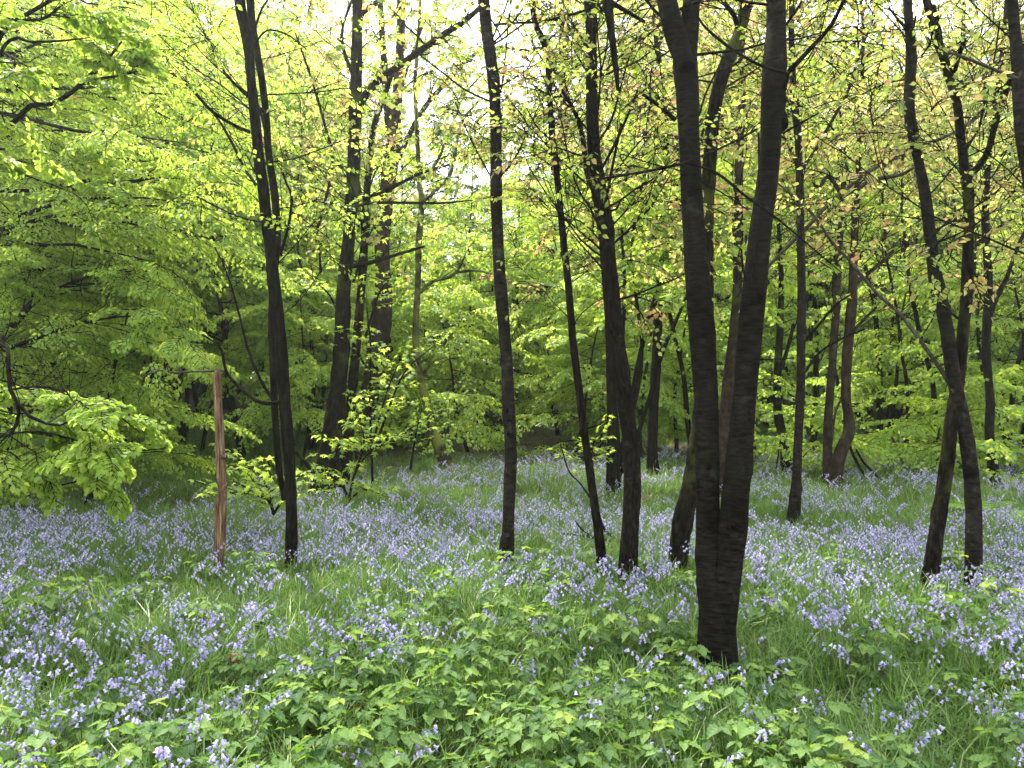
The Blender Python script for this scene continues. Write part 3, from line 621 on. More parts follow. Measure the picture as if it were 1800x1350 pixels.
tree('tree', 'brown twin trunk with a bulging knee, standing back where the bluebells end on the right', 'tree',
     [[(1466, 846, 30), (1472, 815, 24), (1482, 785, 22), (1492, 760, 20), (1492, 735, 17), (1487, 700, 16), (1488, 650, 16), (1491, 600, 16), (1496, 550, 17), (1499, 500, 15), (1500, 440, 13), (1505, 370, 11), (1508, 290, 9), (1510, 200, 7), {'up': True}],
      [(1456, 842, 20), (1455, 790, 16), (1456, 740, 15), (1459, 690, 14), (1463, 640, 14), (1465, 600, 14), (1470, 540, 13), (1472, 480, 12), (1476, 420, 10), (1478, 370, 9), (1482, 320, 8), {'up': False, 'd0': .1}]],
     'pale', H=11, seed=44, sides=14, crown=(8, 7, 10.5, 2.2, .9, .3), twigs=22, twig_z=(3, 7), twig_len=(.8, 2.2), leafmat='yellow', twig_leaf='far', leafsize=.085,
     branches=[[(1500, 500, 9), (1520, 485, 8), (1545, 465, 7), (1570, 440, 5), {'kids': 3}], [(1480, 345, 8), (1455, 310, 7), (1440, 330, 6), (1425, 320, 4), {'kids': 3}],
               [(1489, 690, 5), (1470, 720, 4), (1462, 780, 4), {'kids': 1}], [(1492, 590, 6), (1515, 565, 5), (1540, 540, 4), {'kids': 2}]])
tree('tree', 'twisted dark mossy trunk left of the slim grey-brown pole tree', 'tree',
     [[(1384, 832, 22), (1381, 800, 18), (1376, 765, 16), (1369, 735, 16), (1366, 700, 14), (1367, 650, 13), (1370, 600, 12), (1372, 550, 10), (1373, 500, 9), (1370, 430, 7), (1365, 360, 6), {'up': True}]],
     'mossy', H=9, seed=45, sides=12, lumps=14, lump_amp=.3, twigs=16, twig_z=(2.2, 6), twig_len=(.6, 1.8), leafmat='lime', twig_leaf='far', leafsize=.08, tl_keep=.5,
     branches=[[(1372, 650, 8), (1385, 610, 7), (1395, 570, 5), {'kids': 2}]])
tree('tree', 'dark trunk leaning right that crosses in front of its smoother neighbour at the right', 'tree',
     [[(1634, 1030, 26), (1640, 985, 25), (1646, 940, 24), (1654, 890, 24), (1662, 840, 24), (1668, 790, 23), (1673, 740, 23), (1681, 690, 21), (1687, 640, 21), (1692, 590, 20), (1697, 540, 20), (1700, 490, 19), (1701, 430, 17), (1703, 380, 16), (1698, 320, 17), (1692, 280, 15), (1687, 230, 14), (1682, 190, 13), (1671, 150, 13), (1660, 110, 14), (1646, 70, 14), (1632, 20, 13), (1622, -15, 12)]],
     'mossy', H=9, seed=46, sides=18, rough=.06, lumps=12, crown=(9, 4.4, 8.5, 1.6, .7, .4), twigs=8, leafmat='yellow', twig_leaf='near',
     branches=[[(1700, 312, 14), (1722, 290, 11), (1737, 262, 10), (1748, 220, 10), (1760, 185, 9), (1775, 140, 9), (1790, 100, 8), (1808, 60, 7), {'kids': 2}],
               [(1676, 130, 8), (1685, 95, 8), (1693, 72, 9), {'kids': 0}], [(1690, 265, 4), (1715, 235, 4), (1728, 190, 4), (1745, 110, 3), (1755, 40, 3), {'kids': 2, 'd0': -.2}],
               [(1684, 560, 4), (1665, 545, 4), (1650, 525, 3), (1640, 500, 3), {'kids': 0, 'd0': -.1}], [(1655, 100, 7), (1650, 60, 6), (1640, 10, 5), {'kids': 1, 'd0': .1}]])
tree('tree', 'smoother grey-brown trunk curving up to the left behind the leaning mossy one at the right', 'tree',
     [[(1711, 1042, 28), (1712, 990, 27), (1712, 940, 27), (1712, 900, 26), (1708, 840, 25), (1701, 780, 24), (1692, 730, 23), (1680, 680, 23), (1671, 630, 23), (1664, 580, 23), (1654, 530, 23), (1643, 480, 22), (1636, 430, 20), (1630, 380, 20), (1623, 330, 18), (1615, 290, 16), (1604, 240, 17), (1597, 190, 18), (1599, 140, 18), (1600, 90, 17), (1596, 40, 15), (1592, -15, 14)]],
     'grey', H=10, seed=47, sides=20, rough=.03, crown=(9, 4.6, 9, 1.6, .7, .4), twigs=6, leafmat='yellow', twig_leaf='near', flare_amt=.45,
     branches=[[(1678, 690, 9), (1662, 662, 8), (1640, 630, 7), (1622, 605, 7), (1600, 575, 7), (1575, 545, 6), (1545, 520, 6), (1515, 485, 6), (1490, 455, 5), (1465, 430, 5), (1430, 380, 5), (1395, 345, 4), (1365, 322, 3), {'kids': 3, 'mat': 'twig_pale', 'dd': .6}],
               [(1608, 30, 4), (1600, 60, 4), (1580, 40, 3), (1560, 15, 3), {'kids': 1}]])
tree('tree', 'dark crooked stem at the right edge behind the crossing pair', 'tree',
     [[(1748, 852, 20), (1745, 810, 17), (1739, 765, 15), (1741, 715, 14), (1738, 670, 13), (1733, 615, 14), (1735, 560, 14), (1737, 500, 13), (1734, 440, 13), (1731, 390, 12), (1733, 330, 10), (1738, 260, 9), (1748, 180, 8), (1760, 90, 7), (1768, -15, 6)],
      [(1738, 560, 9), (1752, 520, 8), (1768, 490, 7), (1790, 430, 6), (1815, 380, 5), {'up': False}]],
     'bark', H=10, seed=48, sides=12, crown=(7, 6, 9.5, 1.8, .8, .4), twigs=18, twig_z=(2.4, 6.5), twig_len=(.6, 2.0), leafmat='yellow', twig_leaf='far', leafsize=.08)
tree('tree', 'upper trunk of a near tree leaning out past the right edge of the view', 'tree',
     [[(1850, 1130, 30), (1846, 950, 28), (1840, 700, 26), (1832, 500, 24), (1812, 330, 23), (1797, 250, 22), (1791, 180, 22), (1788, 120, 21), (1782, 60, 18), (1776, -15, 17)]],
     'grey', D=5.0, H=8.5, seed=49, sides=18, rough=.03, crown=(7, 4.2, 8, 1.4, .7, .4), twigs=4, leafmat='yellow', twig_leaf='near',
     branches=[[(1800, 145, 7), (1750, 125, 6), (1700, 105, 5), (1665, 92, 4), {'kids': 1, 'mat': 'twig_pale'}]])

# --- dead and fallen wood
def wood(name, label, cat, lines, mat, D, sides=8, seed=3, rough=.07, group=None, dd=0):
    base = W(lines[0][0][0], lines[0][0][1], D); root = None
    for k, ln in enumerate(lines):
        opt = ln[-1] if isinstance(ln[-1], dict) else {}; ln = [q for q in ln if not isinstance(q, dict)]
        pts, rad = px_line(ln, D+opt.get('d0', 0), opt.get('dd', dd), .025)
        t = Tubes(); t.add(pts, rad, sides, rough, seed+k)
        me = t.mesh(name, M[opt.get('mat', mat)], base)
        if k == 0: root = link(name, me, None, base); tag(root, label, cat, group)
        else: link('side_branch', me, root)
    return root
st = wood('bare_stake', 'upright barkless orange-brown dead stem among the bluebells on the left', 'stake',
     [[(379, 1075, 22), (380, 1020, 17), (382, 1000, 17), (385, 960, 19), (386, 920, 20), (388, 885, 19), (391, 860, 15), (389, 835, 17), (387, 800, 16), (386, 760, 15), (384, 720, 14), (383, 690, 13), (381, 668, 14), (382, 655, 12), (380, 648, 4)],
      [(390, 860, 10), (397, 853, 7), (399, 848, 4), {'d0': -.02}], [(388, 804, 8), (396, 803, 6), (398, 800, 4), {'d0': -.02}]], 'dead', 6.1, 16, seed=5, rough=.05)
wood('dead_branch', 'thin pale mossy stick lying level from the top of the bare orange stake', 'branch',
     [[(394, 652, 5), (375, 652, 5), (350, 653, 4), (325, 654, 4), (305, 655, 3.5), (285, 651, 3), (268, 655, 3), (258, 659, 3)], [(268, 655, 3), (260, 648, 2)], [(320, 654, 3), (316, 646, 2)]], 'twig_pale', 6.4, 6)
wood('hanging_dead_branch', 'blunt dark dead branch hanging down from the top edge above the ridged trunk', 'branch',
     [[(1066, -60, 20), (1068, 0, 18), (1072, 40, 14), (1078, 90, 12), (1083, 130, 9), (1086, 160, 6)], [(1070, 5, 12), (1095, 18, 8), (1132, 40, 6)], [(1070, 10, 7), (1058, 20, 5), (1050, 8, 4)]], 'bark', 4.0, 9)
wood('fallen_branch', 'thin forked dead branch propped among bluebells between the slender stem and ridged trunk', 'branch',
     [[(985, 938, 3), (1010, 940, 4), (1040, 944, 6), (1065, 950, 5), (1092, 954, 4)], [(1040, 944, 4), (1022, 930, 3), (1011, 916, 3)], [(1088, 952, 5), (1066, 935, 5), (1056, 915, 4), (1040, 880, 4), (1020, 850, 3), (1000, 828, 3), (985, 780, 2)]], 'twig', 7.3, 6)
wood('fallen_branch', 'dark fallen forked branch lying at the far edge of the bluebells on the right', 'branch',
     [[(1572, 876, 6), (1540, 860, 6), (1520, 835, 5), (1500, 800, 5), (1490, 770, 4)], [(1572, 876, 5), (1545, 840, 4), (1520, 815, 4), (1505, 790, 3)], [(1505, 855, 5), (1480, 845, 4), (1465, 838, 3)]], 'bark', 11.5, 6)
wood('dead_limb', 'long pale dead limb slanting up to the right behind the slim grey-brown pole tree', 'branch',
     [[(1338, 485, 5), (1356, 462, 5), (1390, 428, 6), (1420, 398, 6), (1450, 365, 7), (1485, 335, 7), (1520, 305, 7), (1560, 285, 6), (1600, 262, 6), (1640, 248, 5), (1680, 232, 4), (1720, 205, 4), (1760, 160, 3)],
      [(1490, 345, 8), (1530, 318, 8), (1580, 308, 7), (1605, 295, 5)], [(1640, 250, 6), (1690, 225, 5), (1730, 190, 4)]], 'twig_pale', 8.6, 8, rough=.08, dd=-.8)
wood('broken_post', 'short thin black broken stem beside the foot of the lone middle trunk', 'branch',
     [[(874, 996, 6), (872, 975, 6), (870, 955, 6)]], 'scar', 6.9, 7)
wood('cut_log', 'small brown weathered log end among bluebells and brambles, lower left', 'log',
     [[(416, 1215, 22), (415, 1190, 23), (412, 1170, 22), (410, 1154, 18)], [(410, 1163, 8), (406, 1155, 6), (405, 1150, 4), {'d0': -.03}]], 'log', 3.9, 14, rough=.07)

# ------------------------------------------------------------------ leafy trees reaching in from the left
def side_tree(name, label, cat, base, trunk_r, H, traced, limbs, mat, leafmat, leafsize, seed, group=None, k_=1.0):
    """trunk outside the frame; traced: dark limbs (px, py, width, distance); limbs: (target px, py, distance, start height)"""
    random.seed(seed); np.random.seed(seed)
    bz = float(ground(base[0], base[1])); b3 = np.array([base[0], base[1], bz])
    root = bpy.data.objects.new(name, None); COL.objects.link(root); root.location = b3; tag(root, label, cat, group)
    zz = np.linspace(-.2, H, 50); tp = np.stack([base[0]+.15*np.sin(zz*.5), base[1]+.1*np.sin(zz*.7+1), bz+zz], 1)
    rad = trunk_r*(1-.85*np.clip(zz/H, 0, 1)); t = Tubes(); t.add(tp, flare(tp, rad, .4), 20, .05, seed); link('trunk', t.mesh('trunk', M[mat], b3), root)
    fo = Foliage(); tw = Tubes()
    def on_trunk(z): i = int(np.argmin(abs(tp[:, 2]-z))); return tp[i], rad[i]
    for ln in traced:
        opt = ln[-1] if isinstance(ln[-1], dict) else {}; ln = [q for q in ln if not isinstance(q, dict)]
        P = [[*W(x, y, D), wd/2/FPX*D] for x, y, wd, D in ln]
        if opt.get('root', True):
            q, r = on_trunk(P[0][2]+opt.get('dz', -.3)); P = [[*q, min(r*.8, P[0][3]*1.8)]]+P
        c = cr(P, .06); t = Tubes(); t.add(c[:, :3], c[:, 3], 8, .06, seed)
        link('branch', t.mesh('branch', M['twig' if opt.get('mat') is None else opt['mat']], b3), root)
        n = len(c)
        for _ in range(9):
            i = random.randint(n//3, n-2); twiggy(tw, c[i, :3], unit(c[i+1, :3]-c[i, :3])+np.random.normal(0, .5, 3), random.uniform(.25, .7)*k_, max(.002, c[i, 3]*.4), 1, 4)
        for _ in range(opt.get('sprays', 10)):
            i = random.randint(n//4, n-2); dd = unit(c[i+1, :3]-c[i, :3]); sd = unit(np.cross(dd, (0, 0, 1)))*random.choice([-1, 1])
            L = random.uniform(.3, 1.0)*k_; limb(tw, fo, c[i, :3], dd*.7+sd*random.uniform(.4, 1)+np.array([0, 0, random.uniform(-.2, .25)]), L, max(.003, c[i, 3]*.35), .55*k_, .35, .22, 'near', opt.get('keep', .85), .3)
    for (px, py, D, z0) in limbs:
        tgt = W(px, py, D); q, r = on_trunk(bz+z0); n = 12; u = np.linspace(0, 1, n)[:, None]
        pts = q+(tgt-q)*u+np.array([0, 0, 1])*(np.sin(u*math.pi)*np.linalg.norm(tgt-q)*random.uniform(.04, .14))+np.random.normal(0, .03, (n, 3))*u
        tw.add(pts, np.linspace(max(.012, r*.25), .003, n), 6)
        k = 0; L = np.linalg.norm(tgt-q); a = .3
        while a < 1.0:
            x = a*(n-1); i = min(n-2, int(x)); p = pts[i]+(pts[i+1]-pts[i])*(x-i); dd = unit(pts[i+1]-pts[i]); sd = unit(np.cross(dd, (0, 0, 1)))*(1 if k % 2 else -1)
            fo.add(p, dd*.8+sd*random.uniform(.5, 1)+np.array([0, 0, random.uniform(-.15, .1)]), random.uniform(.55, .95)*(1.1-.3*a)*k_, random.uniform(-.35, .35), 'near', .7); k += 1; a += .3/L*random.uniform(.6, 1.2)
        fo.add(pts[-1], pts[-1]-pts[-2]+np.array([0, 0, -.1]), .7*k_, 0, 'near', .9)
    ex = fo.geo(leafsize, LEAF4, seed, tw)
    link('crown', tw.mesh('crown', M['twig'], b3, False, [(M[leafmat], ex)]), root)
    return root
random.seed(5)
limbs = []
for k in range(74):      # the leafy mass filling the upper left
    px = random.uniform(-60, 470); py = random.uniform(-60, 640) if px > 120 else random.uniform(-60, 620)
    if px > 300 and py > 330: py -= 170
    D = random.uniform(7.6, 12.5); limbs.append((px, py, D, max(1.2, CAMZ-(py-CY)/FPX*D-random.uniform(-.2, .8))))
side_tree('beech_tree', 'spreading beech beyond the left edge whose layered bright branches fill the upper left', 'tree', (-7.2, 9.0), .21, 12,
    [[(-60, 640, 12, 8.6), (20, 575, 11, 8.4), (60, 530, 10, 8.3), (110, 505, 8, 8.2), (165, 484, 4, 8.1), (240, 470, 2, 8.0)],
     [(-60, 640, 9, 8.0), (50, 600, 7, 7.8), (120, 575, 6, 7.8), (200, 558, 3.5, 7.8), (290, 555, 1.5, 7.8)],
     [(-60, 345, 9, 8.8), (60, 335, 7, 8.7), (105, 330, 8, 8.6), (160, 318, 7, 8.6), (225, 320, 6, 8.6), (290, 310, 3, 8.6), (350, 300, 1.5, 8.6)],
     [(-60, 200, 6, 8.0), (50, 212, 6, 7.8), (110, 225, 6, 7.6), (150, 233, 5, 7.6), (230, 240, 3, 7.5), (330, 252, 1.5, 7.4)],
     [(-60, 455, 9, 8.5), (40, 450, 6, 8.4), (90, 452, 4, 8.2)]],
    limbs, 'bark', 'lime', .048, 51)
side_tree('beech_tree', 'near beech off the left edge with thick dark limbs across the top left corner', 'tree', (-5.4, 5.6), .18, 9,
    [[(-60, 115, 12, 5.4), (10, 52, 10, 5.3), (40, 32, 8, 5.2), (70, 15, 7, 5.1), (100, -5, 6, 5.0), (130, -40, 5, 5.0), {'sprays': 6, 'keep': .6}],
     [(35, 36, 6, 5.2), (65, 37, 5.5, 5.2), (90, 28, 5, 5.1), (115, 5, 3, 5.1), {'root': False, 'sprays': 4, 'keep': .6}],
     [(-60, 140, 7, 5.2), (20, 72, 6, 5.2), (55, 75, 5, 5.1), (110, 73, 4, 5.1), (160, 67, 1.5, 5.0), {'sprays': 3, 'keep': .7}],
     [(-60, 255, 11, 5.8), (20, 220, 9, 5.8), (55, 187, 9, 5.8), (90, 184, 8, 5.7), (125, 165, 8, 5.7), (150, 143, 7, 5.6), (185, 112, 5, 5.6), (215, 75, 3, 5.5), {'sprays': 4, 'keep': .8}],
     [(140, 145, 6, 5.6), (175, 140, 5.5, 5.6), (215, 133, 5, 5.6), (265, 122, 3, 5.6), (300, 130, 1.5, 5.6), {'root': False, 'sprays': 2}],
     [(-60, 120, 7, 6.0), (10, 95, 6, 6.0), (30, 120, 6, 6.0), (30, 160, 5, 6.0), {'sprays': 3}]],
    [(random.uniform(-40, 130), random.uniform(-60, 260), random.uniform(5.6, 6.6), random.uniform(3.2, 5)) for _ in range(2)], 'bark', 'beech', .05, 52, k_=.6)
side_tree('beech_sapling', 'low beech at the left edge with big soft leaves drooping over the grass and bluebells', 'tree', (-4.3, 4.3), .05, 3.2,
    [[(-40, 596, 8, 3.9), (0, 603, 7, 3.8), (14, 612, 7, 3.75), (15, 650, 7, 3.7), (18, 685, 7, 3.7), (30, 708, 7, 3.7), (52, 732, 6, 3.7), (82, 745, 5, 3.7), (105, 748, 4, 3.7), (118, 742, 2, 3.7), {'sprays': 0}],
     [(28, 703, 6, 3.7), (33, 725, 6, 3.7), (28, 748, 6, 3.7), (16, 765, 5, 3.7), (4, 768, 3, 3.7), {'root': False, 'sprays': 0}],
     [(80, 745, 4, 3.7), (108, 728, 3.5, 3.7), (131, 711, 3, 3.7), (122, 695, 2.5, 3.7), (110, 681, 2, 3.7), {'root': False, 'sprays': 0, 'mat': 'twig_pale'}],
     [(-40, 700, 5, 4.7), (60, 680, 4, 4.7), (120, 690, 4, 4.7), (180, 710, 3, 4.7), (245, 760, 2, 4.7), {'sprays': 9, 'keep': .9}],
     [(-40, 780, 5, 4.6), (40, 760, 4, 4.6), (100, 765, 4, 4.6), (150, 780, 3, 4.6), (215, 800, 2, 4.6), {'sprays': 7, 'keep': .9}]],
    [(60, 790, 4.7, 1.3), (20, 800, 4.6, 1.1), (170, 750, 4.9, 1.5), (60, 740, 4.8, 1.6), (110, 700, 5.0, 1.8)], 'bark', 'beech', .046, 53, k_=.5)
# sycamore shoots with lobed leaves at the foot of the big left-hand trunks
def shoots(name, label, D, lines, mat, size, seed, npalm=2, group=None, cat='sapling'):
    random.seed(seed); np.random.seed(seed); base = W(lines[0][0][0], lines[0][0][1], D)
    root = bpy.data.objects.new(name, None); COL.objects.link(root); root.location = base; tag(root, label, cat, group)
    fo = Foliage(); t = Tubes()
    for ln in lines:
        pts, rad = px_line([(x, y, 4) for x, y in ln], D, random.uniform(-.35, .1), .06, .03); t.add(pts, rad*np.linspace(1.3, .5, len(rad)), 5, .05)
        for k in range(npalm*len(ln)):
            i = random.randint(len(pts)//3, len(pts)-1); dd = np.array([random.uniform(-1, 1), random.uniform(-1, .6), random.uniform(-.1, .3)])
            fo.add(pts[i], dd, random.uniform(.22, .38), random.uniform(-.3, .3), 'palm', .85)
        fo.add(pts[-1], pts[-1]-pts[-3], .3, 0, 'palm', 1.0)
    ex = fo.geo(size, LEAF4, seed, t, tb=.1)
    link('stem', t.mesh('stem', M['twig'], base), root); link('foliage', build_mesh('foliage', [(p[0]-base, p[1], p[2], 0) for p in ex], [M[mat]]), root)
shoots('sycamore_sapling', 'sycamore shoots with pale lobed leaves before the massive leaning trunk foot', 9.2,
    [[(612, 885), (625, 830), (655, 790), (690, 770), (715, 765)], [(612, 880), (600, 840), (590, 800), (600, 770)], [(612, 880), (640, 860), (665, 868)], [(610, 870), (600, 855), (570, 845)], [(625, 830), (640, 780), (635, 750)]], 'lime', .062, 61)
shoots('sycamore_sapling', 'small sycamore shoots with pale lobed leaves against the left side of the paired trunks', 7.3,
    [[(480, 905), (470, 860), (450, 825), (425, 812)], [(480, 905), (500, 870), (490, 850)], [(475, 880), (440, 868), (415, 870)], [(482, 900), (470, 880), (462, 872)]], 'lime', .055, 62)
shoots('sycamore_sapling', 'upright thin shoots with yellowish lobed leaves climbing past the massive leaning trunk', 10.6,
    [[(655, 850), (650, 700), (652, 620), (645, 540)], [(655, 800), (690, 700), (715, 650), (760, 610)], [(640, 600), (665, 520), (690, 480)], [(620, 500), (640, 440), (655, 400)], [(630, 400), (650, 330), (670, 290), (700, 300)], [(655, 780), (680, 690), (700, 640)], [(600, 560), (580, 520), (560, 500)], [(640, 640), (620, 600), (600, 590)]], 'lime', .06, 63, 3)
shoots('sycamore_sapling', 'single tuft of lobed leaves before the crooked mossy small tree', 9.0, [[(722, 825), (728, 780), (735, 745)]], 'lime', .055, 64, 2)
shoots('sycamore_sapling', 'small leafy shoots between the slender leaning stem and the ridged trunk', 9.8, [[(1045, 850), (1040, 790), (1052, 765)], [(1045, 850), (1030, 810), (1005, 800)]], 'lime', .05, 65, 2)

# ------------------------------------------------------------------ woodland behind: a few tree forms, copied as separate things
def leafy_form(seed, H, z0, nl, L, keep=1.0, r=.05, stems=1, leafsize=.085, mat='bark', lmat='beech', lean=.3, droop=.3, sc=.85, up=(-.05, .5), twigs=0, leaf=LEAF2, every=.33, fam='far'):
    random.seed(seed); np.random.seed(seed); tr = Tubes(); tw = Tubes(); fo = Foliage(); allp = []
    for s_ in range(stems):
        az = random.uniform(0, 6.28); ln = lean*(1 if stems == 1 else random.uniform(1, 2.5)); n = int(H/.25); p = np.array([.1*math.cos(az)*(stems > 1), .1*math.sin(az)*(stems > 1), -.2]); pts = []
        d = unit([math.cos(az)*ln, math.sin(az)*ln, 1]); hh = H*random.uniform(.75, 1)
        for k in range(int(hh/.25)+1):
            pts.append(p.copy()); d = unit(d+np.random.normal(0, .05, 3)+np.array([0, 0, .05])); p = p+d*.25
        pts = np.array(pts); rad = r*(1 if stems == 1 else .7)*np.linspace(1, .12, len(pts)); rad = flare(pts, rad, .5); tr.add(pts, rad, 10, .07, seed+s_); allp.append((pts, rad))
    for k in range(nl):
        pts, rad = random.choice(allp); z = z0+(pts[-1, 2]-z0)*(k+random.random())/nl; i = int(np.argmin(abs(pts[:, 2]-z))); az = random.uniform(0, 6.28)
        taper = 1-.55*max(0, (z-z0)/(H-z0))**1.5
        limb(tw, fo, pts[i], (math.cos(az), math.sin(az), random.uniform(*up)), L*random.uniform(.55, 1.1)*taper, max(.006, rad[i]*.4), sc, droop, every, fam, keep)
    for k in range(twigs):
        pts, rad = random.choice(allp); i = random.randint(len(pts)//4, len(pts)-1); az = random.uniform(0, 6.28)
        twiggy(tw, pts[i], (math.cos(az), math.sin(az), random.uniform(.1, 1)), random.uniform(.8, 2.2), max(.005, rad[i]*.3), 2, 4)
    return {'trunk': tr.mesh('trunk', M[mat]), 'crown': tw.mesh('crown', M['twig'], (0, 0, 0), False, [(M[lmat], fo.geo(leafsize, leaf, seed, tw))])}
FORMS = {
 'beech0': leafy_form(101, 6.0, .5, 30, 2.3, lmat='beech'), 'beech1': leafy_form(102, 5.0, .4, 28, 2.0, lmat='lime', droop=.4),
 'beech2': leafy_form(103, 7.5, .9, 34, 2.6, lmat='lime'), 'beech3': leafy_form(104, 7.0, 1.8, 30, 2.2, lmat='beech', r=.07),
 'shrub0': leafy_form(105, 3.0, .2, 20, 1.4, stems=3, lmat='beech', r=.03), 'shrub1': leafy_form(106, 2.4, .15, 18, 1.2, stems=4, lmat='lime', r=.025),
 'tall0': leafy_form(107, 13, 3.5, 34, 2.8, keep=.6, r=.14, lmat='lime', mat='pale', twigs=18, every=.5, leafsize=.11, sc=1.1), 'tall1': leafy_form(108, 15, 4.5, 36, 3.2, keep=.5, r=.18, lmat='yellow', mat='bark', twigs=22, every=.5, leafsize=.11, sc=1.1),
 'tall2': leafy_form(109, 11, 2.5, 30, 2.4, keep=.5, r=.09, lmat='lime', mat='bark', twigs=24, every=.5, leafsize=.10, sc=1.0),
 'cop0': leafy_form(110, 8, 1.2, 22, 1.8, keep=.7, stems=5, r=.06, lmat='lime', twigs=30, lean=.2, every=.45), 'cop1': leafy_form(111, 9, 2.0, 18, 1.8, keep=.6, stems=4, r=.07, lmat='yellow', twigs=36, lean=.2, every=.5),
 'pole0': leafy_form(114, 12, 6.5, 12, 2.0, keep=.35, r=.07, lmat='yellow', mat='bark', twigs=34, lean=.12, every=.5, sc=.9), 'pole1': leafy_form(115, 11, 6.0, 10, 2.0, keep=.35, r=.055, lmat='yellow', mat='mossy', twigs=38, lean=.25, every=.5, sc=.9),
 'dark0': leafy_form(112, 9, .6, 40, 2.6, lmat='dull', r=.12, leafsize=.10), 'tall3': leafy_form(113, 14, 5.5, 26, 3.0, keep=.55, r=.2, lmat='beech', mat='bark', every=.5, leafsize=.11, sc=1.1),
}
def place(form, px, D, s, rot, name, label, group=None, cat='tree'):
    f = FORMS[form]; x = (px-CX)/FPX*D; root = bpy.data.objects.new(name, None); COL.objects.link(root)
    root.location = (x, D, float(ground(x, D))); root.rotation_euler = (0, 0, rot); root.scale = (s, s, s); tag(root, label, cat, group)
    for k in ('trunk', 'crown'): link(k, f[k], root)
B = 'beech_tree'; Sh = 'shrub'; T_ = 'tree'
